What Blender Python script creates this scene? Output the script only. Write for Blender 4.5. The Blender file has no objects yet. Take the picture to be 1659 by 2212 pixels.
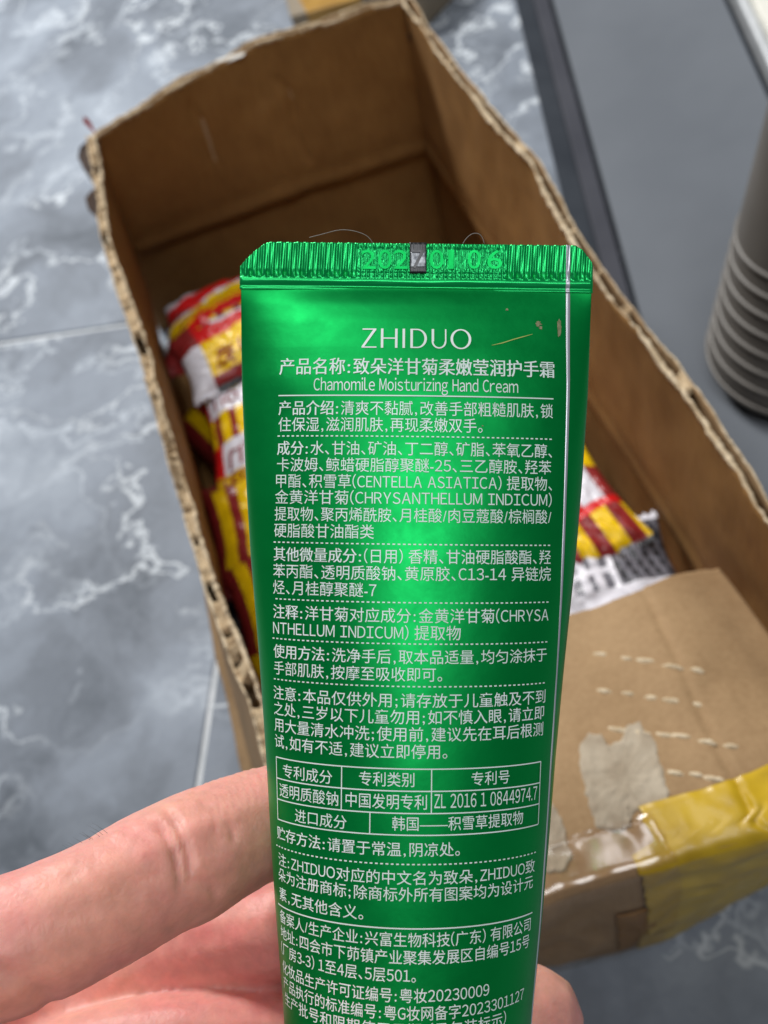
import bpy, bmesh, math, random
import numpy as np
from mathutils import Vector, Matrix, noise as mnoise

random.seed(7)
rng = np.random.default_rng(7)
SC = bpy.context.scene
COL = SC.collection

# ------------------------------------------------------------------ camera
# world: x = across the carton, y = along the carton away from the viewer, z = up, metres
F = 2400.0                       # focal length in pixels of a 1659 x 2212 picture
CX, CY = 829.5, 1106.0
H = 0.371                        # camera height above the level z = 0
FZ = -0.075                      # the floor
AX = np.array([[0.92069078, -0.39029283, 0.0],
               [-0.30760752, -0.72563825, 0.61548903],
               [-0.24022096, -0.56667508, -0.78814545]])   # rows: world x,y,z in (right, down, forward)
cam_d = bpy.data.cameras.new('camera')
cam = bpy.data.objects.new('camera', cam_d)
COL.objects.link(cam)
right, down, fwd = AX[:, 0], AX[:, 1], AX[:, 2]
m = Matrix.Identity(4)
for i in range(3):
    m[i][0] = right[i]; m[i][1] = -down[i]; m[i][2] = -fwd[i]
m[2][3] = H
cam.matrix_world = m
cam_d.sensor_fit = 'VERTICAL'
cam_d.sensor_height = 36.0
cam_d.sensor_width = 27.0
cam_d.lens = 36.0 * F / 2212.0
cam_d.clip_start = 0.01
cam_d.clip_end = 20.0
cam_d.dof.use_dof = True
cam_d.dof.focus_distance = 0.1600
cam_d.dof.aperture_fstop = 26.0
SC.camera = cam

# ------------------------------------------------------------------ world and lamps
wd = bpy.data.worlds.new('World')
SC.world = wd
wd.use_nodes = True
bg = wd.node_tree.nodes['Background']
bg.inputs['Color'].default_value = (0.80, 0.90, 1.0, 1)
bg.inputs['Strength'].default_value = 0.11


def area(name, loc, target, size, power, color):
    d = bpy.data.lights.new(name, 'AREA')
    d.shape = 'DISK'
    d.size = size
    d.energy = power
    d.color = color
    o = bpy.data.objects.new(name, d)
    COL.objects.link(o)
    o.location = loc
    o.rotation_euler = (Vector(target) - Vector(loc)).to_track_quat('-Z', 'Y').to_euler()
    return o


area('ceiling_lamp', (-0.22, 1.55, 1.15), (0.0, 0.3, 0.0), 0.50, 29, (1.0, 0.99, 0.97))
area('overhead_lamp', (0.00, 0.42, 1.9), (0.0, 0.25, 0.1), 0.65, 9.0, (1.0, 0.99, 0.98))
area('room_lamp', (0.20, -0.66, 1.7), (0.0, 0.25, 0.1), 0.58, 8.5, (0.98, 0.99, 1.0))

SC.view_settings.view_transform = 'Standard'
SC.view_settings.look = 'None'
SC.view_settings.exposure = 0.0
SC.view_settings.gamma = 1.0
SC.render.engine = 'CYCLES'
SC.cycles.use_denoising = True


# ------------------------------------------------------------------ helpers
def W(px, py, z):
    """point of the place that the picture shows at (px, py) and that lies at height z"""
    w = AX @ np.array([(px - CX) / F, (py - CY) / F, 1.0])
    t = (z - H) / w[2]
    p = w * t
    return Vector((p[0], p[1], z))


def CAMP(px, py, depth):
    p = AX @ (np.array([(px - CX) / F, (py - CY) / F, 1.0]) * depth)
    return Vector((p[0], p[1], p[2] + H))


def fbm(x, y=0.0, z=0.0, o=3):
    return mnoise.fractal(Vector((x, y, z)), 1.0, 2.0, o)


def mesh_obj(name, verts, faces, mats, parent=None, origin=(0, 0, 0), smooth=True, mat_idx=None):
    me = bpy.data.meshes.new(name)
    og = Vector(origin)
    me.from_pydata([tuple(Vector(v) - og) for v in verts], [], faces)
    if not isinstance(mats, (list, tuple)):
        mats = [mats]
    for mt in mats:
        me.materials.append(mt)
    if mat_idx is not None:
        me.polygons.foreach_set('material_index', mat_idx)
    if smooth:
        me.polygons.foreach_set('use_smooth', [True] * len(me.polygons))
    me.update()
    o = bpy.data.objects.new(name, me)
    COL.objects.link(o)
    if parent is not None:
        o.parent = parent
    else:
        o.location = og
    return o


def thing(name, label, cat, loc=(0, 0, 0), group=None):
    o = bpy.data.objects.new(name, None)
    o.empty_display_size = 0.02
    COL.objects.link(o)
    o.location = loc
    o['label'] = label
    o['category'] = cat
    if group:
        o['group'] = group
    return o


def grid_faces(n, mm, flip=False, off=0):
    """n x mm vertices, index i*mm+j"""
    f = []
    for i in range(n - 1):
        for j in range(mm - 1):
            a, b, c, d = off + i * mm + j, off + (i + 1) * mm + j, off + (i + 1) * mm + j + 1, off + i * mm + j + 1
            f.append((a, d, c, b) if flip else (a, b, c, d))
    return f


def solid_grid(top, bot):
    """closed shell from two equally sized vertex grids (n lists of m points)"""
    n, mm = len(top), len(top[0])
    v = [p for r in top for p in r] + [p for r in bot for p in r]
    f = grid_faces(n, mm) + grid_faces(n, mm, True, n * mm)
    o = n * mm
    for i in range(n - 1):
        f.append((i * mm, o + i * mm, o + (i + 1) * mm, (i + 1) * mm))
        k = mm - 1
        f.append((i * mm + k, (i + 1) * mm + k, o + (i + 1) * mm + k, o + i * mm + k))
    for j in range(mm - 1):
        f.append((j, j + 1, o + j + 1, o + j))
        k = (n - 1) * mm
        f.append((k + j, o + k + j, o + k + j + 1, k + j + 1))
    return v, f


def recalc(o):
    bm = bmesh.new(); bm.from_mesh(o.data)
    bmesh.ops.recalc_face_normals(bm, faces=bm.faces)
    bm.to_mesh(o.data); bm.free()
    return o


# ------------------------------------------------------------------ materials
def new_mat(name):
    mt = bpy.data.materials.new(name)
    mt.use_nodes = True
    nt = mt.node_tree
    b = nt.nodes['Principled BSDF']
    return mt, nt, b


def nd(nt, typ, **kw):
    n = nt.nodes.new(typ)
    for k, val in kw.items():
        if k in n.inputs:
            n.inputs[k].default_value = val
        else:
            setattr(n, k, val)
    return n


def ramp(nt, stops, interp='LINEAR'):
    r = nt.nodes.new('ShaderNodeValToRGB')
    r.color_ramp.interpolation = interp
    e = r.color_ramp.elements
    while len(e) < len(stops):
        e.new(0.5)
    for k, (p, c) in enumerate(stops):
        e[k].position = p
        e[k].color = (*c, 1) if len(c) == 3 else c
    return r


def noisy(name, c1, c2, scale=40, rough=0.6, bump=0.0, bscale=200, metallic=0.0, detail=4, dist=0.002, spec=0.5, lo=0.35, hi=0.65):
    mt, nt, b = new_mat(name)
    tc = nd(nt, 'ShaderNodeTexCoord')
    nz = nd(nt, 'ShaderNodeTexNoise', Scale=scale, Detail=detail)
    nt.links.new(tc.outputs['Object'], nz.inputs['Vector'])
    r = ramp(nt, [(lo, c1), (hi, c2)])
    nt.links.new(nz.outputs['Fac'], r.inputs['Fac'])
    nt.links.new(r.outputs['Color'], b.inputs['Base Color'])
    b.inputs['Roughness'].default_value = rough
    b.inputs['Metallic'].default_value = metallic
    b.inputs['Specular IOR Level'].default_value = spec
    if bump:
        n2 = nd(nt, 'ShaderNodeTexNoise', Scale=bscale, Detail=5)
        nt.links.new(tc.outputs['Object'], n2.inputs['Vector'])
        bp = nd(nt, 'ShaderNodeBump', Strength=bump, Distance=dist)
        nt.links.new(n2.outputs['Fac'], bp.inputs['Height'])
        nt.links.new(bp.outputs['Normal'], b.inputs['Normal'])
    return mt


def flat(name, c, rough=0.5, metallic=0.0, **kw):
    return noisy(name, tuple(x * 0.9 for x in c), tuple(min(1, x * 1.08) for x in c), scale=90, rough=rough, metallic=metallic, **kw)


M = {}
# floor tile: blue-grey polished marble print
mt, nt, b = new_mat('marble_tile')
tc = nd(nt, 'ShaderNodeTexCoord')
warp = nd(nt, 'ShaderNodeTexNoise', Scale=9.0, Detail=5.0, Roughness=0.6)
nt.links.new(tc.outputs['Object'], warp.inputs['Vector'])
sub = nd(nt, 'ShaderNodeVectorMath', operation='SUBTRACT'); sub.inputs[1].default_value = (0.5, 0.5, 0.5)
nt.links.new(warp.outputs['Color'], sub.inputs[0])
scl = nd(nt, 'ShaderNodeVectorMath', operation='SCALE'); scl.inputs['Scale'].default_value = 0.16
nt.links.new(sub.outputs[0], scl.inputs[0])
add = nd(nt, 'ShaderNodeVectorMath', operation='ADD')
nt.links.new(tc.outputs['Object'], add.inputs[0]); nt.links.new(scl.outputs[0], add.inputs[1])
n1 = nd(nt, 'ShaderNodeTexNoise', Scale=7.0, Detail=6.0, Roughness=0.58)
nt.links.new(add.outputs[0], n1.inputs['Vector'])
r1 = ramp(nt, [(0.34, (0.105, 0.120, 0.142)), (0.45, (0.195, 0.219, 0.256)), (0.54, (0.252, 0.284, 0.334)), (0.68, (0.360, 0.402, 0.462))])
nt.links.new(n1.outputs['Fac'], r1.inputs['Fac'])
# pale veins: where a stretched, warped noise crosses its middle value
mp = nd(nt, 'ShaderNodeMapping'); mp.inputs['Rotation'].default_value = (0, 0, 0.5); mp.inputs['Scale'].default_value = (1.5, 0.8, 1)
nt.links.new(add.outputs[0], mp.inputs['Vector'])
n2 = nd(nt, 'ShaderNodeTexNoise', Scale=9.0, Detail=4.0, Roughness=0.5)
nt.links.new(mp.outputs[0], n2.inputs['Vector'])
r2 = ramp(nt, [(0.458, (0, 0, 0)), (0.482, (0.35, 0.35, 0.35)), (0.497, (1, 1, 1)), (0.501, (0.6, 0.6, 0.6)), (0.508, (0, 0, 0))])
nt.links.new(n2.outputs['Fac'], r2.inputs['Fac'])
n3 = nd(nt, 'ShaderNodeTexNoise', Scale=6.0, Detail=3.0)
nt.links.new(tc.outputs['Object'], n3.inputs['Vector'])
r3 = ramp(nt, [(0.40, (0.03, 0.03, 0.03)), (0.60, (0.62, 0.62, 0.62))])
nt.links.new(n3.outputs['Fac'], r3.inputs['Fac'])
mul = nd(nt, 'ShaderNodeMath', operation='MULTIPLY')
nt.links.new(r2.outputs['Color'], mul.inputs[0]); nt.links.new(r3.outputs['Color'], mul.inputs[1])
mx = nd(nt, 'ShaderNodeMix', data_type='RGBA')
nt.links.new(mul.outputs[0], mx.inputs['Factor']); nt.links.new(r1.outputs['Color'], mx.inputs[6])
mx.inputs[7].default_value = (0.58, 0.635, 0.70, 1)
# dark threads along crack-like lines
vo = nd(nt, 'ShaderNodeTexVoronoi', feature='DISTANCE_TO_EDGE', Scale=11.0)
nt.links.new(add.outputs[0], vo.inputs['Vector'])
r4 = ramp(nt, [(0.0, (0.55, 0.55, 0.55)), (0.035, (0, 0, 0))])
nt.links.new(vo.outputs['Distance'], r4.inputs['Fac'])
mul2 = nd(nt, 'ShaderNodeMath', operation='MULTIPLY')
r5 = ramp(nt, [(0.42, (0.8, 0.8, 0.8)), (0.55, (0, 0, 0))])
nt.links.new(n3.outputs['Fac'], r5.inputs['Fac'])
nt.links.new(r4.outputs['Color'], mul2.inputs[0]); nt.links.new(r5.outputs['Color'], mul2.inputs[1])
mx2 = nd(nt, 'ShaderNodeMix', data_type='RGBA')
nt.links.new(mul2.outputs[0], mx2.inputs['Factor']); nt.links.new(mx.outputs[2], mx2.inputs[6])
mx2.inputs[7].default_value = (0.20, 0.222, 0.258, 1)
n7 = nd(nt, 'ShaderNodeTexNoise', Scale=8.5, Detail=4.0, Roughness=0.5)
nt.links.new(mp.outputs[0], n7.inputs['Vector'])
r7 = ramp(nt, [(0.480, (0, 0, 0)), (0.497, (0.9, 0.9, 0.9)), (0.501, (0.5, 0.5, 0.5)), (0.506, (0, 0, 0))])
nt.links.new(n7.outputs['Fac'], r7.inputs['Fac'])
n8 = nd(nt, 'ShaderNodeTexNoise', Scale=8.0, Detail=2.0)
mp8 = nd(nt, 'ShaderNodeMapping'); mp8.inputs['Location'].default_value = (3.1, 1.7, 0)
nt.links.new(tc.outputs['Object'], mp8.inputs['Vector']); nt.links.new(mp8.outputs[0], n8.inputs['Vector'])
r8 = ramp(nt, [(0.38, (0.05, 0.05, 0.05)), (0.58, (1, 1, 1))])
nt.links.new(n8.outputs['Fac'], r8.inputs['Fac'])
mul7 = nd(nt, 'ShaderNodeMath', operation='MULTIPLY')
nt.links.new(r7.outputs['Color'], mul7.inputs[0]); nt.links.new(r8.outputs['Color'], mul7.inputs[1])
mx7 = nd(nt, 'ShaderNodeMix', data_type='RGBA')
nt.links.new(mul7.outputs[0], mx7.inputs['Factor']); nt.links.new(mx2.outputs[2], mx7.inputs[6])
mx7.inputs[7].default_value = (0.62, 0.665, 0.71, 1)
nt.links.new(mx7.outputs[2], b.inputs['Base Color'])
b.inputs['Roughness'].default_value = 0.55
b.inputs['Specular IOR Level'].default_value = 0.12
M['tile'] = mt
M['grout'] = noisy('grout', (0.50, 0.53, 0.55), (0.66, 0.68, 0.70), scale=150, rough=0.9)


def cardboard(name, dark, light, flute=False):
    mt, nt, b = new_mat(name)
    tc = nd(nt, 'ShaderNodeTexCoord')
    a1 = nd(nt, 'ShaderNodeTexNoise', Scale=30.0, Detail=6.0, Roughness=0.65)
    mp = nd(nt, 'ShaderNodeMapping'); mp.inputs['Scale'].default_value = (600, 600, 90)
    a2 = nd(nt, 'ShaderNodeTexNoise', Scale=1.0, Detail=3.0)
    nt.links.new(tc.outputs['Object'], a1.inputs['Vector'])
    nt.links.new(tc.outputs['Object'], mp.inputs['Vector'])
    nt.links.new(mp.outputs[0], a2.inputs['Vector'])
    mixf = nd(nt, 'ShaderNodeMath', operation='MULTIPLY_ADD'); mixf.inputs[1].default_value = 0.35
    nt.links.new(a2.outputs['Fac'], mixf.inputs[0])
    s = nd(nt, 'ShaderNodeMath', operation='MULTIPLY'); s.inputs[1].default_value = 0.65
    nt.links.new(a1.outputs['Fac'], s.inputs[0]); nt.links.new(s.outputs[0], mixf.inputs[2])
    r = ramp(nt, [(0.36, dark), (0.62, light)])
    nt.links.new(mixf.outputs[0], r.inputs['Fac'])
    nt.links.new(r.outputs['Color'], b.inputs['Base Color'])
    b.inputs['Roughness'].default_value = 0.78
    b.inputs['Specular IOR Level'].default_value = 0.3
    bp = nd(nt, 'ShaderNodeBump', Strength=0.25, Distance=0.0006)
    nt.links.new(mixf.outputs[0], bp.inputs['Height'])
    nt.links.new(bp.outputs['Normal'], b.inputs['Normal'])
    return mt


M['card'] = cardboard('cardboard_inside_shaded', (0.225, 0.112, 0.033), (0.305, 0.160, 0.050))  # inside kraft darker than outside: part of the carton's shade is in this colour
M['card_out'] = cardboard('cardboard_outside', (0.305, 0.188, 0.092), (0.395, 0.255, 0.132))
M['flute'] = cardboard('fluting_paper', (0.36, 0.25, 0.14), (0.52, 0.38, 0.23))
M['torn'] = noisy('torn_paper_fibre', (0.50, 0.38, 0.24), (0.74, 0.61, 0.43), scale=300, rough=0.95, bump=0.6, bscale=900, dist=0.001, spec=0.1)
M['torn_dull'] = noisy('crushed_core_paper', (0.36, 0.255, 0.15), (0.58, 0.45, 0.29), scale=260, rough=0.95, bump=0.6, bscale=700, dist=0.001, spec=0.1)
M['patch'] = noisy('peeled_paper', (0.36, 0.29, 0.21), (0.52, 0.44, 0.335), scale=120, rough=0.95, bump=0.4, bscale=260, dist=0.0008, spec=0.1)
M['white_paper'] = flat('white_torn_paper', (0.75, 0.72, 0.66), rough=0.8)
M['brown_tape'] = noisy('brown_packing_tape', (0.045, 0.024, 0.014), (0.08, 0.045, 0.026), scale=60, rough=0.6)
mt, nt, b = new_mat('yellow_packing_tape')
tc = nd(nt, 'ShaderNodeTexCoord')
nz = nd(nt, 'ShaderNodeTexNoise', Scale=70.0, Detail=4.0)
nt.links.new(tc.outputs['Object'], nz.inputs['Vector'])
r = ramp(nt, [(0.35, (0.42, 0.255, 0.008)), (0.65, (0.60, 0.385, 0.014))])
nt.links.new(nz.outputs['Fac'], r.inputs['Fac']); nt.links.new(r.outputs['Color'], b.inputs['Base Color'])
b.inputs['Roughness'].default_value = 0.38
b.inputs['Coat Weight'].default_value = 0.05
M['yellow_tape'] = mt
mt, nt, b = new_mat('clear_packing_tape')
out = nt.nodes['Material Output']
tr = nd(nt, 'ShaderNodeBsdfTransparent'); tr.inputs['Color'].default_value = (0.985, 0.97, 0.955, 1)
gl = nd(nt, 'ShaderNodeBsdfGlossy', Roughness=0.16)
fr = nd(nt, 'ShaderNodeMath', operation='ADD'); fr.inputs[0].default_value = 0.0; fr.inputs[1].default_value = 0.0
ms = nd(nt, 'ShaderNodeMixShader')
addf = nd(nt, 'ShaderNodeMath', operation='ADD'); addf.inputs[1].default_value = 0.045
nt.links.new(fr.outputs[0], addf.inputs[0]); nt.links.new(addf.outputs[0], ms.inputs[0])
nt.links.new(tr.outputs[0], ms.inputs[1]); nt.links.new(gl.outputs[0], ms.inputs[2])
nt.links.new(ms.outputs[0], out.inputs['Surface'])
M['clear_tape'] = mt

# tube: satin metallic green laminate
mt, nt, b = new_mat('green_laminate')
tc = nd(nt, 'ShaderNodeTexCoord')
nz = nd(nt, 'ShaderNodeTexNoise', Scale=60.0, Detail=3.0)
nt.links.new(tc.outputs['Object'], nz.inputs['Vector'])
r = ramp(nt, [(0.3, (0.0, 0.300, 0.056)), (0.7, (0.0, 0.325, 0.063))])
nt.links.new(nz.outputs['Fac'], r.inputs['Fac']); nt.links.new(r.outputs['Color'], b.inputs['Base Color'])
b.inputs['Metallic'].default_value = 0.68
b.inputs['Roughness'].default_value = 0.42
rn = nd(nt, 'ShaderNodeTexNoise', Scale=140.0, Detail=6.0, Roughness=0.7)
nt.links.new(tc.outputs['Object'], rn.inputs['Vector'])
rr_ = ramp(nt, [(0.35, (0.33, 0.33, 0.33)), (0.7, (0.43, 0.43, 0.43))])
nt.links.new(rn.outputs['Fac'], rr_.inputs['Fac']); nt.links.new(rr_.outputs['Color'], b.inputs['Roughness'])
b.inputs['Specular IOR Level'].default_value = 0.2
nb = nd(nt, 'ShaderNodeTexNoise', Scale=900.0, Detail=2.0)
nt.links.new(tc.outputs['Object'], nb.inputs['Vector'])
bp = nd(nt, 'ShaderNodeBump', Strength=0.06, Distance=0.0002)
nt.links.new(nb.outputs['Fac'], bp.inputs['Height']); nt.links.new(bp.outputs['Normal'], b.inputs['Normal'])
M['green'] = mt
M['crimp'] = noisy('green_crimp_lit', (0.0, 0.42, 0.095), (0.0, 0.46, 0.11), scale=80, rough=0.32, metallic=0.6)  # tube green made lighter, standing in for highlights on the ridges
M['print'] = flat('pale_print', (0.84, 0.99, 0.93), rough=0.5)
M['seam'] = flat('silver_seam', (0.62, 0.64, 0.70), rough=0.35, metallic=0.5)
M['black_print'] = noisy('black_print', (0.012, 0.012, 0.014), (0.05, 0.05, 0.055), scale=900, rough=0.35, metallic=0.3)
M['grey_print'] = noisy('worn_grey_print', (0.10, 0.11, 0.13), (0.45, 0.47, 0.5), scale=1500, rough=0.4, metallic=0.3)
M['cap'] = flat('white_cap', (0.8, 0.8, 0.78), rough=0.35)
M['dirt'] = noisy('brown_smudge', (0.16, 0.20, 0.09), (0.34, 0.30, 0.18), scale=900, rough=0.8)
M['yellow_fleck'] = flat('yellow_fibre', (0.42, 0.5, 0.12), rough=0.6)
M['lint'] = flat('grey_lint', (0.30, 0.28, 0.26), rough=0.7)

# packets
M['p_yellow'] = flat('packet_yellow', (0.90, 0.58, 0.004), rough=0.30)
M['p_red'] = flat('packet_red', (0.68, 0.012, 0.014), rough=0.28)
M['p_maroon'] = flat('packet_maroon', (0.27, 0.022, 0.022), rough=0.32)
M['p_white'] = flat('packet_white', (0.76, 0.74, 0.80), rough=0.32)
M['p_black'] = flat('packet_black', (0.03, 0.03, 0.035), rough=0.35)
M['p_grey'] = flat('packet_grey', (0.16, 0.155, 0.18), rough=0.35)

# skin
mt, nt, b = new_mat('skin')
tc = nd(nt, 'ShaderNodeTexCoord')
nz = nd(nt, 'ShaderNodeTexNoise', Scale=55.0, Detail=4.0, Roughness=0.55)
nt.links.new(tc.outputs['Object'], nz.inputs['Vector'])
r = ramp(nt, [(0.34, (0.78, 0.375, 0.285)), (0.5, (0.78, 0.35, 0.290)), (0.66, (0.76, 0.265, 0.240))])
nt.links.new(nz.outputs['Fac'], r.inputs['Fac'])
n5 = nd(nt, 'ShaderNodeTexNoise', Scale=420.0, Detail=3.0)
nt.links.new(tc.outputs['Object'], n5.inputs['Vector'])
r6 = ramp(nt, [(0.3, (0.90, 0.90, 0.90)), (0.7, (1.06, 1.06, 1.06))])
nt.links.new(n5.outputs['Fac'], r6.inputs['Fac'])
mm_ = nd(nt, 'ShaderNodeMix', data_type='RGBA', blend_type='MULTIPLY'); mm_.inputs['Factor'].default_value = 1.0
nt.links.new(r.outputs['Color'], mm_.inputs[6]); nt.links.new(r6.outputs['Color'], mm_.inputs[7])
nt.links.new(mm_.outputs[2], b.inputs['Base Color'])
b.inputs['Roughness'].default_value = 0.46
b.inputs['Specular IOR Level'].default_value = 0.38
b.inputs['Subsurface Weight'].default_value = 0.6
b.inputs['Subsurface Radius'].default_value = (1.0, 0.32, 0.18)
b.inputs['Subsurface Scale'].default_value = 0.0045
vor = nd(nt, 'ShaderNodeTexVoronoi', feature='DISTANCE_TO_EDGE', Scale=850.0)
nt.links.new(tc.outputs['Object'], vor.inputs['Vector'])
n6 = nd(nt, 'ShaderNodeTexNoise', Scale=700.0, Detail=4.0)
nt.links.new(tc.outputs['Object'], n6.inputs['Vector'])
ad = nd(nt, 'ShaderNodeMath', operation='ADD')
nt.links.new(vor.outputs['Distance'], ad.inputs[0]); nt.links.new(n6.outputs['Fac'], ad.inputs[1])
bp = nd(nt, 'ShaderNodeBump', Strength=0.20, Distance=0.0003)
nt.links.new(ad.outputs[0], bp.inputs['Height']); nt.links.new(bp.outputs['Normal'], b.inputs['Normal'])
M['skin'] = mt
M['hair'] = flat('dark_hair', (0.03, 0.022, 0.018), rough=0.5)

# ledge
M['ledge'] = noisy('grey_metal', (0.130, 0.143, 0.163), (0.150, 0.164, 0.185), scale=12, rough=0.62, spec=0.15)
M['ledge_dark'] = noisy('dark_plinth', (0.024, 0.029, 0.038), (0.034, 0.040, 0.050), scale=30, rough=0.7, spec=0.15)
M['ledge_edge'] = noisy('slate_edge', (0.048, 0.050, 0.062), (0.06, 0.062, 0.075), scale=30, rough=0.7, spec=0.15)
M['alu'] = flat('aluminium', (0.62, 0.64, 0.66), rough=0.35, metallic=0.3)
M['white_board'] = flat('white_board', (0.82, 0.80, 0.72), rough=0.5)
M['bin'] = noisy('ribbed_plastic', (0.145, 0.133, 0.119), (0.165, 0.151, 0.136), scale=30, rough=0.5)
M['bin_rib'] = noisy('ribbed_plastic_rib', (0.150, 0.138, 0.124), (0.168, 0.155, 0.140), scale=30, rough=0.45)

# ------------------------------------------------------------------ floor
ang = math.radians(-21.4)
d1 = Vector((math.cos(ang), math.sin(ang), 0)); d2 = Vector((-math.sin(ang), math.cos(ang), 0))
FS = (H - FZ) / H
c1 = 0.408 * FS; c2 = -0.172 * FS       # grout lines: p.d2 = c1 and p.d1 = c2
TS = 0.60
gap = 0.0026
flo = mesh_obj('floor', [(-4, -3, FZ - 0.0012), (4, -3, FZ - 0.0012), (4, 5, FZ - 0.0012), (-4, 5, FZ - 0.0012)], [(0, 1, 2, 3)], M['grout'], smooth=False)
flo['kind'] = 'structure'
e = 0.0008
base = [(-TS / 2 + gap / 2, 0), (TS / 2 - gap / 2, 0)]
h_ = TS / 2 - gap / 2
tv = [(-h_, -h_, -0.006), (h_, -h_, -0.006), (h_, h_, -0.006), (-h_, h_, -0.006),
      (-h_, -h_, -e), (h_, -h_, -e), (h_, h_, -e), (-h_, h_, -e),
      (-h_ + e, -h_ + e, 0), (h_ - e, -h_ + e, 0), (h_ - e, h_ - e, 0), (-h_ + e, h_ - e, 0)]
tf = [(8, 9, 10, 11)] + [(k, (k + 1) % 4, 4 + (k + 1) % 4, 4 + k) for k in range(4)] + [(4 + k, 4 + (k + 1) % 4, 8 + (k + 1) % 4, 8 + k) for k in range(4)]
tile_me = bpy.data.meshes.new('tile')
tile_me.from_pydata(tv, [], tf); tile_me.materials.append(M['tile'])
for i in range(-2, 2):
    for j in range(-2, 2):
        o = bpy.data.objects.new('tile', tile_me)
        COL.objects.link(o)
        o.parent = flo
        p = d1 * (c2 + (i + 0.5) * TS) + d2 * (c1 + (j + 0.5) * TS) + Vector((0, 0, FZ))
        o.location = p
        o.rotation_euler = (0, 0, ang + (i * 2 + j) % 4 * math.pi / 2)

# ------------------------------------------------------------------ carton
BOXL = 'worn open cardboard carton with torn rims and yellow tape on its near flap'
box = thing('cardboard_carton', BOXL, 'cardboard box', (0.02, 0.29, FZ))
BO = Vector((0.02, 0.29, FZ))
RZ = 0.09


def path(pts, n):
    p = np.array(pts, float)
    d = np.r_[0, np.cumsum(np.hypot(*np.diff(p, axis=0).T))]
    t = np.linspace(0, d[-1], n)
    q = np.c_[np.interp(t, d, p[:, 0]), np.interp(t, d, p[:, 1])]
    k = 5
    qq = q.copy()
    for _ in range(6):
        qq[1:-1] = (qq[:-2] + 2 * qq[1:-1] + qq[2:]) / 4
    return qq, t


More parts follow.
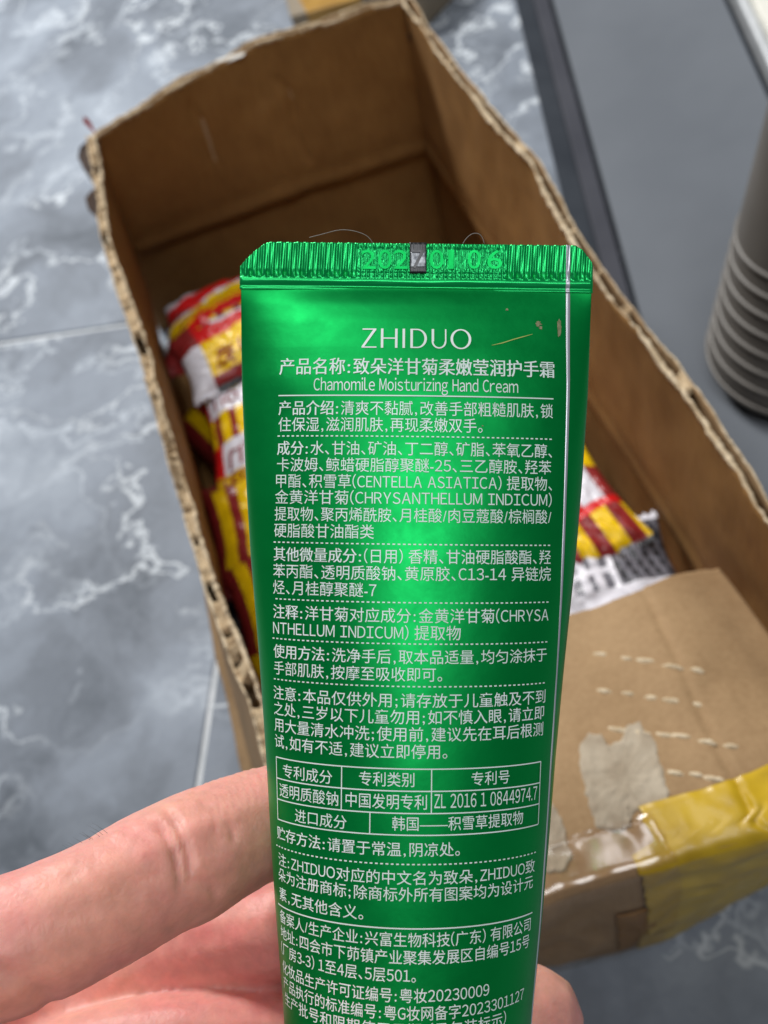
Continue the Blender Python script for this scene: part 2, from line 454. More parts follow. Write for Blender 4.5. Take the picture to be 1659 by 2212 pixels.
def panel(rim, bottom, inward, seed, n=200, mrows=44, T=0.0037, torn_in=0.0016, torn_out=0.0007, rag=1.0, crush0=0.0060, core=0.35, dents=(), part='side_panel', zt=None):
    """double-wall panel: inner sheet, outer sheet, wavy fluting between them, ragged torn fibre on the rim"""
    R, t = path(rim, n)
    B, _ = path(bottom, n)
    tang = np.gradient(R, axis=0); tang /= np.linalg.norm(tang, axis=1)[:, None]
    nrm = np.c_[-tang[:, 1], tang[:, 0]]
    if (nrm[n // 2] @ np.array(inward)) < 0:
        nrm = -nrm

    def top_z(i, s):
        x = t[i] * 1000
        z = fbm(x * 0.05, s, 0.3) * 0.0013 + fbm(x * 0.35, s, 1.7) * 0.0009 * rag + fbm(x * 1.3, s, 2.7) * 0.00035 * rag
        tear = max(0, fbm(x * 0.022, s * 3.1, 9.1) - 0.25) * 0.007 * rag
        zz = RZ if zt is None else np.interp(i / (n - 1), *zt)
        return zz + z - tear

    def at(i, f, off, s):
        zb = FZ + 0.001
        z = zb + (top_z(i, s) - zb) * f ** 0.8
        fr = min(1.0, z / RZ)
        p = B[i] * (1 - fr) + R[i] * fr
        wob = fbm(t[i] * 26, z * 22, seed * 1.3) * 0.0011
        zc = 0.004 + 0.002 * fbm(t[i] * 14, seed, 6.6)
        wob += 0.0005 * math.exp(-((z - zc) / 0.0022) ** 2) - 0.0007 * math.exp(-((z - zc - 0.009) / 0.0030) ** 2)
        wob -= 0.0045 * min(1.0, max(0.0, (zc - 0.001 - z) / 0.003))
        for (ti, w, amp, z0, z1) in dents:
            wig = 0.004 * fbm(z * 45, seed + ti * 50)
            wob -= amp * math.exp(-((t[i] - ti - wig) / w) ** 2) * (1 if z0 < z < z1 else 0.15)
        q = p + nrm[i] * (off + wob)
        return Vector((q[0], q[1], z))

    th = 0.0005
    objs = []
    # inner sheet (the part), with outer sheet, fluting and torn rim as its pieces
    def sheet(name, off, s, mat, par):
        a = [[at(i, j / (mrows - 1), off + th / 2, s) for j in range(mrows)] for i in range(n)]
        c = [[at(i, j / (mrows - 1), off - th / 2, s) for j in range(mrows)] for i in range(n)]
        v, f = solid_grid(a, c)
        return recalc(mesh_obj(name, v, f, mat, par, BO))
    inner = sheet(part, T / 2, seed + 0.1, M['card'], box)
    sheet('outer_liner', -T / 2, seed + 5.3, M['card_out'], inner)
    # fluting
    nf = n * 3
    fv = []
    for k in range(nf):
        x = k / (nf - 1) * (n - 1)
        i0 = min(int(x), n - 2); fr = x - i0
        tt = t[i0] * (1 - fr) + t[i0 + 1] * fr
        off = math.sin(tt * 2 * math.pi / 0.0066) * (T / 2 - 0.0004)
        crush = crush0 + 0.0040 * max(0, fbm(tt * 60, seed, 4.4) + 0.45)
        for f_ in (0.0, 0.5, 1.0):
            z = 0.02 + (RZ - crush - 0.02) * f_
            fr2 = min(1, z / RZ)
            p = (B[i0] * (1 - fr2) + R[i0] * fr2) * (1 - fr) + (B[i0 + 1] * (1 - fr2) + R[i0 + 1] * fr2) * fr
            wob = fbm(tt * 26, z * 22, seed * 1.3) * 0.0011
            q = p + nrm[i0] * (off + wob)
            fv.append((q[0], q[1], z))
    mesh_obj('fluting', fv, grid_faces(nf, 3), M['flute'], inner, BO)
    # crushed core paper pressed between the sheets, open in places
    nn = n * 3
    cols = 9
    top = []; bot = []; open_ = []
    for k in range(nn):
        x = k / (nn - 1) * (n - 1)
        i0 = min(int(x), n - 2); fr = x - i0
        tt = t[i0] * (1 - fr) + t[i0 + 1] * fr
        pa = at(i0, 1.0, -T / 2, seed + 5.3) * (1 - fr) + at(i0 + 1, 1.0, -T / 2, seed + 5.3) * fr
        pb = at(i0, 1.0, T / 2, seed + 0.1) * (1 - fr) + at(i0 + 1, 1.0, T / 2, seed + 0.1) * fr
        hole = min(1.0, max(0.0, (fbm(tt * 55, seed, 12.0) + 0.5 * fbm(tt * 220, seed, 13.0) + 0.55 - core) * 4))
        open_.append(hole)
        r1 = []; r2 = []
        for c_ in range(cols):
            f_ = c_ / (cols - 1)
            p = pa * (1 - f_) + pb * f_
            streak = 0.0006 * fbm(tt * 70, f_ * 6.0, seed + 2) + 0.0003 * fbm(tt * 400, f_ * 9, seed + 3)
            dip = 0.0005 + 0.006 * hole * (0.5 - 0.5 * math.cos(f_ * 2 * math.pi))
            q = p + Vector((0, 0, streak - dip))
            r1.append(q); r2.append(q - Vector((0, 0, 0.0005)))
        top.append(r1); bot.append(r2)
    v = [p for rw in top for p in rw]
    f = [q for q in grid_faces(nn, cols) if open_[q[0] // cols] < 0.5]
    mesh_obj('crushed_core', v, f, M['torn_dull'], inner, BO)
    # torn fibre rims on both sheets
    for (off, wdt, s, sgn) in ((T / 2, torn_in, seed + 0.1, 1), (-T / 2, torn_out, seed + 5.3, -1)):
        rows = [[], [], [], []]
        nn = n * 4
        top = []; bot = []
        for k in range(nn):
            x = k / (nn - 1) * (n - 1)
            i0 = min(int(x), n - 2); fr = x - i0
            pc = at(i0, 1.0, off, s) * (1 - fr) + at(i0 + 1, 1.0, off, s) * fr
            nr = Vector((nrm[i0][0], nrm[i0][1], 0))
            xx = x * 3.0
            w1 = wdt * (0.50 + 1.0 * fbm(xx * 0.020, seed, 3.3) + 0.5 * fbm(xx * 0.11, seed, 6.1) + 0.13 * fbm(xx * 0.8, seed, 1.1))
            w2 = wdt * (0.42 + 0.9 * fbm(xx * 0.024, seed, 8.3) + 0.5 * fbm(xx * 0.13, seed, 2.2) + 0.12 * fbm(xx * 0.9, seed, 7.7))
            zt_ = 0.0003 + 0.0003 * fbm(xx * 0.2, seed, 5.5)
            w1 = max(0.00025, w1); w2 = max(0.00025, w2)
            top.append([pc + nr * (w1 * 0.55 * sgn) + Vector((0, 0, zt_ * 0.2)), pc + Vector((0, 0, zt_ + 0.0003)), pc - nr * (w2 * 0.75 * sgn) + Vector((0, 0, zt_ * 0.6))])
            bot.append([pc + nr * (w1 * 0.5 * sgn) - Vector((0, 0, 0.0010 + w1 * 0.5)), pc - Vector((0, 0, 0.0012)), pc - nr * (w2 * 0.6 * sgn) - Vector((0, 0, 0.0008))])
        v, f = solid_grid(top, bot)
        recalc(mesh_obj('torn_edge', v, f, M['torn'], inner, BO))
    return inner


left_rim = [(-0.0585, 0.497), (-0.0605, 0.464), (-0.0640, 0.427), (-0.0645, 0.405), (-0.0636, 0.383), (-0.063, 0.362), (-0.0611, 0.337), (-0.0609, 0.307), (-0.061, 0.283),
            (-0.0608, 0.257), (-0.0604, 0.235), (-0.0609, 0.220), (-0.0588, 0.202), (-0.0577, 0.184), (-0.0571, 0.173), (-0.057, 0.13), (-0.057, 0.088)]
left_bot = [(-0.072, 0.52), (-0.0735, 0.42), (-0.0755, 0.32), (-0.0785, 0.26), (-0.0810, 0.21), (-0.0810, 0.15), (-0.074, 0.092)]
panel(left_rim, left_bot, (1, 0), 1.0, n=260, torn_in=0.0018, torn_out=0.0012, rag=1.7, core=0.62)
right_rim = [(0.1058, 0.503), (0.1043, 0.457), (0.1058, 0.404), (0.1067, 0.374), (0.1088, 0.352), (0.1060, 0.328), (0.1044, 0.303), (0.1039, 0.286), (0.1037, 0.267), (0.105, 0.247),
             (0.1046, 0.238), (0.1048, 0.218), (0.1036, 0.194), (0.1032, 0.165), (0.103, 0.12), (0.103, 0.088)]
right_bot = [(0.0985, 0.506), (0.100, 0.40), (0.101, 0.25), (0.100, 0.092)]
panel(right_rim, right_bot, (-1, 0), 2.0, n=260, torn_in=0.0019, torn_out=0.0008, rag=0.8, core=0.05)
back_rim = [(-0.0575, 0.4965), (-0.033, 0.5020), (-0.0063, 0.5110), (0.0103, 0.5128), (0.0313, 0.5165), (0.0652, 0.5105), (0.0885, 0.5060), (0.1045, 0.5010), (0.1075, 0.5000)]
back_bot = [(-0.0715, 0.5225), (0.0142, 0.5150), (0.0975, 0.5050), (0.1120, 0.5030)]
panel(back_rim, back_bot, (0, -1), 3.0, n=170, torn_in=0.0011, torn_out=0.0008, rag=0.6, part='end_panel',
      dents=((0.052, 0.0016, 0.0016, 0.040, 0.080), (0.098, 0.0022, 0.0012, 0.02, 0.07), (0.083, 0.006, -0.001, 0.0, 0.06)))

# bottom
bp_ = [(-0.0830, 0.5240, FZ + 0.0015), (-0.0860, 0.25, FZ + 0.0015), (-0.0800, 0.1200, FZ + 0.0015), (0.0930, 0.1200, FZ + 0.0015), (0.0950, 0.25, FZ + 0.0015), (0.0900, 0.5060, FZ + 0.0015), (0.0142, 0.5120, FZ + 0.0015)]
bt_ = [(x, y, z + 0.003) for x, y, z in bp_]
nb_ = len(bp_)
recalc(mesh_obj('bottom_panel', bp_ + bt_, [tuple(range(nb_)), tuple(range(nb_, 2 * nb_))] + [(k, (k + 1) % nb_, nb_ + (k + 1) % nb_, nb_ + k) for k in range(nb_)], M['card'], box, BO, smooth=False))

# near end panel + flap: one folded sheet; profile distance s: 0 at the floor, SR at the fold, then over the flap
SR = 0.158
FL = 0.080


def near_pt(u, s, lift=0.0):
    """outside surface of the near end panel (s < SR) and upper surface of its flap (s > SR)"""
    vtop = 0.0830 + 0.0012 * fbm(u * 30, 0.3) + np.interp(u, [-0.06, 0.0, 0.03, 0.06, 0.10], [0.006, 0.003, 0.0005, -0.0022, -0.002])
    vbot = np.interp(u, [-0.07, -0.013, 0.016, 0.037, 0.054, 0.080, 0.12], [0.117, 0.1160, 0.1100, 0.1082, 0.1100, 0.1135, 0.116])
    rz = RZ - 0.0015 + 0.0012 * fbm(u * 40, 7.7)
    r = 0.005
    if s < SR:
        f = s / SR
        y = vbot + (vtop - vbot) * f + 0.0022 * math.sin(f * math.pi) * fbm(u * 38, f * 2.2, 2.0) * 2 - 0.0028 * math.sin(f * math.pi)
        z = FZ + 0.0005 + (rz - FZ - 0.0005) * f
        k = max(0, (f - 0.93) / 0.07)
        y += 0.0016 * k * k
        z -= 0.0010 * k * k
        return Vector((u, y - lift * 0.9, z + lift * 0.3))
    g = s - SR
    # flap
    y = vtop + 0.0016 + g * 0.995
    z = rz - 0.001 + 0.0018 * math.sin(min(1, g / 0.02) * math.pi / 2) - 0.05 * g - 2.2 * max(0, g - 0.02) ** 2 + 0.0013 * fbm(u * 30, g * 30, 4.0)
    ucrease = np.interp(g, [0, 0.03, 0.08], [0.0545, 0.0565, 0.0625])
    if u > ucrease:
        dlt = u - ucrease
        z -= (0.32 * dlt + 10.0 * dlt * dlt) * min(1.0, 0.15 + g / 0.05)
    z -= 0.0011 * math.exp(-((u - ucrease) / 0.0011) ** 2)
    return Vector((u, y, z + lift))


UA, UB = -0.060, 0.1000
nu, ns = 120, 40
top = [[near_pt(UA + (UB - UA) * i / (nu - 1), SR * j / (ns - 1)) for j in range(ns)] for i in range(nu)]
bot = [[p + Vector((0, 0.0036, -0.0012 if j > ns - 4 else 0)) for j, p in enumerate(rw)] for rw in top]
v, f = solid_grid(top, bot)
endp = recalc(mesh_obj('end_panel', v, f, M['card_out'], box, BO))
FU0, FU1 = -0.045, 0.0912
nu, ns = 130, 60


def flap_end(u):
    return FL + np.interp(u, [-0.05, 0.04, 0.066, 0.0912], [0.003, 0.0028, 0.0034, 0.0095]) + 0.0004 * fbm(u * 200, 1.0)


top = []
for i in range(nu):
    u = FU0 + (FU1 - FU0) * i / (nu - 1)
    L = flap_end(u)
    top.append([near_pt(u, SR + 0.0002 + L * j / (ns - 1)) for j in range(ns)])
bot = [[p + Vector((0, 0, -0.0036)) for p in rw] for rw in top]
v, f = solid_grid(top, bot)
flap = recalc(mesh_obj('flap', v, f, M['card_out'], box, BO))


def flap_at(px, py, lift=0.0):
    """the flap's surface at the place the picture shows"""
    z = 0.085
    for _ in range(12):
        p = W(px, py, z)
        vt = near_pt(p.x, SR + 0.0001).y
        q = near_pt(p.x, SR + max(0.0003, p.y - vt), lift)
        z = z * 0.4 + q.z * 0.6
    p = W(px, py, z)
    vt = near_pt(p.x, SR + 0.0001).y
    return near_pt(p.x, SR + max(0.0003, p.y - vt), lift), p.x, SR + max(0.0003, p.y - vt)


# raised nicks of the tear perforation
rows = [[(1297, 1411), (1353, 1420), (1399, 1425), (1450, 1437), (1501, 1445)],
        [(1302, 1491), (1355, 1496), (1406, 1505), (1453, 1511), (1502, 1520)],
        [(1331, 1574), (1382, 1581), (1433, 1586), (1475, 1589), (1526, 1601), (1577, 1611)],
        [(1458, 1669), (1502, 1672), (1546, 1682), (1600, 1693)]]
for rw in rows:
    for k, (px, py) in enumerate(rw):
        c, uu, ss = flap_at(px, py)
        L = 0.0030 * random.uniform(0.75, 1.2)
        wd_ = 0.0010
        ax = Vector((math.cos(-0.62), math.sin(-0.62), 0)) if True else d1
        ay = Vector((-ax.y, ax.x, 0))
        vs = []; fs = []
        ring = 10
        vs.append(c + Vector((0, 0, 0.0006)))
        for q, (rr, hh) in enumerate(((0.5, 0.00045), (1.0, -0.0004))):
            for a in range(ring):
                an = 2 * math.pi * a / ring
                jit = random.uniform(0.8, 1.2)
                vs.append(c + ax * (math.cos(an) * L * rr * jit) + ay * (math.sin(an) * wd_ * rr * jit) + Vector((0, 0, hh)))
        for a in range(ring):
            fs.append((0, 1 + a, 1 + (a + 1) % ring))
            fs.append((1 + a, 1 + ring + a, 1 + ring + (a + 1) % ring, 1 + (a + 1) % ring))
        mesh_obj('perforation_nick', vs, fs, M['torn'], flap, BO)


def torn_patch(poly, name, mat, lift=0.00035, seed=0.0, rag=7.0):
    """ragged thin layer on the flap inside a picture polygon"""
    P = np.array(poly, float)
    # densify the outline with a ragged edge
    out = []
    for k in range(len(P)):
        a, b_ = P[k], P[(k + 1) % len(P)]
        nseg = max(2, int(np.hypot(*(b_ - a)) / 6))
        nr = np.array([-(b_ - a)[1], (b_ - a)[0]]) / max(1e-6, np.hypot(*(b_ - a)))
        for q in range(nseg):
            p = a + (b_ - a) * q / nseg
            out.append(p + nr * rag * fbm(p[0] * 0.05, p[1] * 0.05, seed))
    cen = P.mean(axis=0)
    nr_ = 14
    vs = []; fs = []
    no = len(out)
    for q in range(nr_):
        f_ = 1 - q / nr_
        for p in out:
            pp = cen + (p - cen) * f_
            lump = 0.0003 * fbm(pp[0] * 0.06, pp[1] * 0.06, seed + 3) + 0.0002 * fbm(pp[0] * 0.12, pp[1] * 0.12, seed + 5)
            lf = -0.0004 if q == 0 else max(0.00025, lift + lump + (0.0007 * max(0, fbm(pp[0] * 0.03, pp[1] * 0.03, seed + 9)) if q < 3 else 0))
            vs.append(flap_at(pp[0], pp[1], lf)[0])
    vs.append(flap_at(cen[0], cen[1], lift)[0])
    for q in range(nr_ - 1):
        for a in range(no):
            fs.append((q * no + a, q * no + (a + 1) % no, (q + 1) * no + (a + 1) % no, (q + 1) * no + a))
    for a in range(no):
        fs.append(((nr_ - 1) * no + a, (nr_ - 1) * no + (a + 1) % no, nr_ * no))
    return recalc(mesh_obj(name, vs, fs, mat, flap, BO))


torn_patch([(1248, 1600), (1268, 1582), (1296, 1580), (1312, 1604), (1338, 1596), (1356, 1560), (1380, 1553), (1404, 1580), (1420, 1610), (1434, 1665), (1450, 1712), (1452, 1765),
            (1430, 1785), (1402, 1782), (1398, 1758), (1380, 1750), (1366, 1764), (1362, 1792), (1318, 1800), (1286, 1795), (1266, 1745), (1258, 1690), (1246, 1650)],
           'torn_patch', M['patch'], seed=1.0)
torn_patch([(1168, 1740), (1192, 1728), (1214, 1765), (1226, 1810), (1238, 1852), (1222, 1880), (1186, 1890), (1150, 1880), (1140, 1800)], 'torn_patch', M['patch'], seed=4.0)


# tape over the fold
def tape(name, u0f, u1f, s0, s1, mat, lift, nuu, nss, seed, par):
    top = []
    for i in range(nuu):
        rw = []
        for j in range(nss):
            s = s0 + (s1 - s0) * j / (nss - 1)
            ua = u0f(s); ub = u1f(s)
            u = ua + (ub - ua) * i / (nuu - 1)
            wr = 0.00012 * fbm(u * 60, s * 160, seed) + 0.0010 * abs(fbm(u * 22 + s * 20, s * 45 - u * 25, seed + 3, 1)) + 0.0016 * max(0, 0.22 - abs(fbm(u * 40, s * 70 + u * 50, seed + 6, 1))) + 0.0012 * max(0, 0.12 - abs(fbm(u * 110 + s * 40, s * 60, seed + 9, 1)))
            sharp = 0.0004 * (1 - abs(math.sin((u * 95 + s * 40) + 2.2 * fbm(u * 30, s * 30, seed)))) ** 3
            p = near_pt(u, s, lift + wr + sharp)
            rw.append(p)
        top.append(rw)
    bot = [[p + Vector((0, 0.00016, -0.00016)) for p in rw] for rw in top]
    v, f = solid_grid(top, bot)
    return recalc(mesh_obj(name, v, f, mat, par, BO))


tape('packing_tape', lambda s: 0.0235 + 0.05 * max(0, s - SR) + (0.006 if s > SR + 0.004 else 0) + 0.0012 * fbm(s * 400, 3.0), lambda s: 0.0995 if s < SR else 0.0905,
     0.006, SR + 0.0150, M['yellow_tape'], 0.0008, 90, 90, 2.0, endp)['label'] = 'bright yellow packing tape'
tape('packing_tape', lambda s: -0.058, lambda s: 0.0330 + 0.0015 * fbm(s * 300, 1.0), 0.002, SR + 0.0125, M['clear_tape'], 0.0016, 90, 70, 8.0, endp)['label'] = 'clear glossy packing tape'
# brown strip of tape under the clear one
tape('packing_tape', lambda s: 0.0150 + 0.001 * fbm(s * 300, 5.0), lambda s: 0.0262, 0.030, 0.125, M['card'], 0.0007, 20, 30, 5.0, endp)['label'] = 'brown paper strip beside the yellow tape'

# dark torn tape curls outside the far left corner
def curl(pts, name, mat, th=0.0004, par=None):
    n_ = len(pts)
    vs = [Vector(p) for p in pts]
    top = []
    c = sum(vs, Vector()) / n_
    v2 = vs + [p + Vector((0.0004, 0.0004, -th)) for p in vs]
    fs = [tuple(range(n_)), tuple(range(2 * n_ - 1, n_ - 1, -1))] + [(k, (k + 1) % n_, n_ + (k + 1) % n_, n_ + k) for k in range(n_)]
    return recalc(mesh_obj(name, v2, fs, mat, par, BO, smooth=False))


curl([W(212, 287, 0.088), W(192, 300, 0.086), W(172, 318, 0.078), W(168, 340, 0.072), W(182, 368, 0.074), W(202, 398, 0.080), W(218, 380, 0.086)], 'tape_scrap', M['brown_tape'], par=box)
curl([W(215, 402, 0.082), W(196, 412, 0.078), W(184, 428, 0.074), W(190, 452, 0.072), W(208, 470, 0.074), W(222, 450, 0.080)], 'tape_scrap', M['brown_tape'], par=box)
curl([W(205, 287, 0.089), W(190, 258, 0.092), W(181, 252, 0.094), W(179, 262, 0.094), W(194, 278, 0.091)], 'tape_scrap', M['p_maroon'], par=box)
curl([W(432, 153, 0.0905), W(470, 128, 0.0905), W(529, 113, 0.0905), W(524, 121, 0.090), W(490, 136, 0.089), W(452, 147, 0.089)], 'torn_edge', M['white_paper'], par=box)

# punched slits in the far right corner
for (px, py, z, L) in ((888, 100, 0.073, 20), (899, 145, 0.061, 20), (902, 178, 0.053, 16), (906, 210, 0.045, 12)):
    c = W(px + 3, py, z)
    c = Vector((0.1015, c.y * 0 + 0.4960, z))
    hh = 0.0024
    vs = [c + Vector((-0.0006, 0, -hh)), c + Vector((0.0009, -0.0014, -hh * 0.8)), c + Vector((0.0009, -0.0012, hh)), c + Vector((-0.0006, 0.0002, hh * 0.8))]
    v2 = vs + [p + Vector((0.001, 0.001, 0)) for p in vs]
    recalc(mesh_obj('punched_slit', v2, [(0, 1, 2, 3), (4, 5, 6, 7), (0, 1, 5, 4), (1, 2, 6, 5), (2, 3, 7, 6), (3, 0, 4, 7)], M['p_black'], box, BO, smooth=False))

# ------------------------------------------------------------------ second carton behind
b2 = thing('cardboard_carton', 'grey brown carton lying on the tiles behind the far rim of the open carton', 'cardboard box', (0.12 * FS, 0.68 * FS, FZ))
B2 = Vector((0.12 * FS, 0.68 * FS, FZ))
foot = [(0.0640, 0.6400), (0.1405, 0.6215), (0.2050, 0.6650), (0.1500, 0.80), (0.0840, 0.80)]
foot = [(x * FS, y * FS) for x, y in foot]


def prism(name, foot, z0, z1, mat, par, org, inset=0.0):
    n_ = len(foot)
    vs = [(x, y, z0) for x, y in foot] + [(x, y, z1) for x, y in foot]
    fs = [tuple(range(n_ - 1, -1, -1)), tuple(range(n_, 2 * n_))] + [(k, (k + 1) % n_, n_ + (k + 1) % n_, n_ + k) for k in range(n_)]
    o = recalc(mesh_obj(name, vs, fs, mat, par, org, smooth=False))
    md = o.modifiers.new('bevel', 'BEVEL'); md.width = 0.0012; md.segments = 2
    return o


M['card_grey'] = cardboard('cardboard_grey', (0.20, 0.165, 0.12), (0.27, 0.225, 0.165))
prism('body', foot, FZ + 0.0005, FZ + 0.035, M['card_grey'], b2, B2)
M['amber_tape'] = noisy('amber_tape', (0.34, 0.185, 0.035), (0.42, 0.24, 0.05), scale=50, rough=0.3)
ft = [(0.0735, 0.6362), (0.1060, 0.6284), (0.1060, 0.7500), (0.0735, 0.7500)]
ft = [(x * FS, y * FS) for x, y in ft]
prism('packing_tape', ft, FZ + 0.006, FZ + 0.0356, M['amber_tape'], b2, B2)

# ------------------------------------------------------------------ low grey ledge on the right
LD = Vector((0.26, 0.96, 0)).normalized()      # its long direction
LN = Vector((LD.y, -LD.x, 0))                   # to the right


def ledge_off(px, py, z):
    return W(px, py, z + FZ).dot(LN)


led = thing('grey_ledge', 'low grey metal ledge with dark plinth and pale trim beside the carton', 'ledge', tuple(LD * 0.75 + LN * 0.1 + Vector((0, 0, FZ))))
LO = LD * 0.75 + LN * 0.1 + Vector((0, 0, FZ))


def bar(name, a0, a1, z0, z1, mat, par, y0=0.28, y1=1.5, zs=0.0, bev=0.001):
    """bar along LD between across-offsets a0..a1; top rises by zs"""
    vs = []
    for s in (y0, y1):
        for (a, z) in ((a0, z0), (a1, z0), (a1, z1 + zs), (a0, z1)):
            vs.append(LD * s + LN * a + Vector((0, 0, z + FZ)))
    o = recalc(mesh_obj(name, vs, [(0, 1, 2, 3), (4, 5, 6, 7), (0, 1, 5, 4), (1, 2, 6, 5), (2, 3, 7, 6), (3, 0, 4, 7)], mat, par, LO, smooth=False))
    md = o.modifiers.new('bevel', 'BEVEL'); md.width = bev; md.segments = 2
    return o


o_floor = np.mean([ledge_off(1116, 0, 0), ledge_off(1170, 260, 0)])
o_a = np.mean([ledge_off(1163, 0, 0.004), ledge_off(1224, 297, 0.004), ledge_off(1269, 498, 0.004)])
o_b = np.mean([ledge_off(1202, 0, 0.012), ledge_off(1284, 334, 0.012), ledge_off(1350, 610, 0.012)])
o_c = np.mean([ledge_off(1562, 0, 0.02), ledge_off(1659, 212, 0.02)])
LY = 0.352
bar('plinth', o_floor, o_b, 0.0003, 0.003, M['ledge_dark'], led, LY)
bar('edge_strip', o_a, o_b - 0.0015, 0.0031, 0.010, M['ledge_edge'], led, LY)
bar('top_panel', o_b + 0.0008, o_c, 0.0031, 0.012, M['ledge'], led, 0.29, zs=0.010)
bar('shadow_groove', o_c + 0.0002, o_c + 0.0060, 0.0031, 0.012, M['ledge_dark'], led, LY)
bar('trim', o_c + 0.0062, o_c + 0.0125, 0.0031, 0.026, M['alu'], led, LY, bev=0.002)
bar('board', o_c + 0.0127, o_c + 0.15, 0.0031, 0.030, M['white_board'], led, LY)

# ------------------------------------------------------------------ ribbed vessel on the ledge
rc = W(1752, 745, FZ + 0.024)
rb = thing('ribbed_bin', 'dark brownish grey ribbed plastic vessel on the ledge at the right edge', 'bin', tuple(rc))


def lathe(name, prof, mat, par, org, cen, n_=64):
    vs = []; 
    for (r_, z) in prof:
        for a in range(n_):
            an = 2 * math.pi * a / n_
            vs.append(Vector((cen[0] + r_ * math.cos(an), cen[1] + r_ * math.sin(an), z)))
    fs = []
    for k in range(len(prof) - 1):
        for a in range(n_):
            fs.append((k * n_ + a, k * n_ + (a + 1) % n_, (k + 1) * n_ + (a + 1) % n_, (k + 1) * n_ + a))
    fs.append(tuple(range(n_ - 1, -1, -1)))
    fs.append(tuple((len(prof) - 1) * n_ + a for a in range(n_)))
    return recalc(mesh_obj(name, vs, fs, mat, par, org))


r0_, r1_, hh_ = 0.0500, 0.0230, 0.150
lathe('body', [(r0_ - 0.002 + (r1_ - r0_) * k / 20, rc.z + hh_ * k / 20) for k in range(21)], M['bin'], rb, rc, rc)
for k in range(8):
    f_ = k / 15
    R_ = r0_ + (r1_ - r0_) * f_
    z_ = rc.z + 0.0015 + hh_ * f_
    lathe('rib', [(R_ - 0.0025, z_), (R_ - 0.0016, z_ + 0.0003), (R_ - 0.0013, z_ + 0.0011), (R_ - 0.0016, z_ + 0.0019), (R_ - 0.0025, z_ + 0.0022)], M['bin_rib'], rb, rc, rc, 56)
# ------------------------------------------------------------------ snack packets in the carton
PM = [M['p_yellow'], M['p_red'], M['p_maroon'], M['p_white'], M['p_black'], M['p_grey']]
YE, RE, MA, WH, BK, GY = range(6)
PGRP = 'snack packets piled in the carton'


def text_mesh(body, size=1.0, bold=0.0, shear=0.0):
    c = bpy.data.curves.new('glyph', 'FONT')
    c.body = body
    c.size = size
    c.resolution_u = 4
    c.offset = bold
    c.shear = shear
    o = bpy.data.objects.new('glyph', c)
    COL.objects.link(o)
    dg = bpy.context.evaluated_depsgraph_get()
    me = bpy.data.meshes.new_from_object(o.evaluated_get(dg))
    v = np.array([tuple(p.co)[:2] for p in me.vertices]).reshape(-1, 2)
    f = [tuple(p.vertices) for p in me.polygons]
    bpy.data.objects.remove(o); bpy.data.curves.remove(c); bpy.data.meshes.remove(me)
    return v, f


def packet(label, cen, ang_, w, l, th, pat, seed, tilt=(0, 0), texts=(), cr=1.0):
    """pillow packet; s runs across (width), t along (length)"""
    e1 = Vector((math.cos(ang_), math.sin(ang_), tilt[0])).normalized()
    e2 = Vector((-math.sin(ang_), math.cos(ang_), tilt[1]))
    e2 = (e2 - e1 * e1.dot(e2)).normalized()
    e3 = e1.cross(e2)
    cen = Vector(cen)
    root = thing('snack_packet', label, 'snack packet', cen, PGRP)

    def surf(s, t, side, lift=0.0):
        as_, at_ = min(1, abs(s)), min(1, abs(t) / 0.9)
        prof = max(0.0, (1 - as_ ** 2.6)) ** 0.55 * max(0.0, (1 - at_ ** 3.0)) ** 0.6
        h = th * 0.5 * prof
        radial = fbm(s * 1.8, t * 1.8, seed, 1) * 0.0030 * cr + abs(fbm(s * 2.6 + t, t * 2.2 - s, seed + 4, 1)) * 0.0036 * cr + abs(fbm(s * 5, t * 4 + s * 2, seed + 8, 1)) * 0.0022 + abs(fbm(s * 9 + t * 4, t * 8, seed + 12, 1)) * 0.0009
        pl = 0.0013 * math.sin(s * 26 + 3 * fbm(s * 2, t, seed)) * max(0, abs(t) - 0.55) * 2.0
        h2 = h + (radial + pl) * (0.25 + prof) * (1 if side > 0 else 0.5)
        ww = w * 0.5 * (1 - 0.07 * (1 - at_ ** 2)) * s
        zig = 0.0008 * (1 if (int((s + 1) * 22) % 2) else -1) if abs(t) > 0.985 else 0
        return cen + e1 * ww + e2 * (l * 0.5 * t + zig) + e3 * ((h2 + 0.0002 + lift) * side + 0.002 * fbm(s * 1.1, t * 1.3, seed + 20) * cr)
    ns_, nt_ = 72, 72
    top = [[surf(-1 + 2 * i / (ns_ - 1), -1 + 2 * j / (nt_ - 1), 1) for j in range(nt_)] for i in range(ns_)]
    bot = [[surf(-1 + 2 * i / (ns_ - 1), -1 + 2 * j / (nt_ - 1), -1) for j in range(nt_)] for i in range(ns_)]
    v, f = solid_grid(top, bot)
    idx = []
    for k, fc in enumerate(f):
        a = fc[0] % (ns_ * nt_)
        c_ = fc[2] % (ns_ * nt_)
        s = -1 + (a // nt_ + c_ // nt_) / (ns_ - 1)
        t = -1 + (a % nt_ + c_ % nt_) / (nt_ - 1)
        idx.append(pat(s, t))
    recalc(mesh_obj('wrapper', v, f, PM, root, cen, mat_idx=idx))
    for (body, s0, t0, hs, rot, mat) in texts:
        gv, gf = text_mesh(body, 1.0, 0.02, 0.15)
        ca, sa = math.cos(rot), math.sin(rot)
        pts = []
        for x, y in gv:
            X = (x * ca - y * sa) * hs; Y = (x * sa + y * ca) * hs
            pts.append(surf(s0 + X / (w * 0.5), t0 + Y / (l * 0.5), 1, 0.0004))
        mesh_obj('printed_lettering', pts, gf, mat, root, cen, smooth=False)
    return root


def stripes(s, period, ph=0.0):
    return YE if ((s / period + ph) % 1.0) < 0.5 else MA


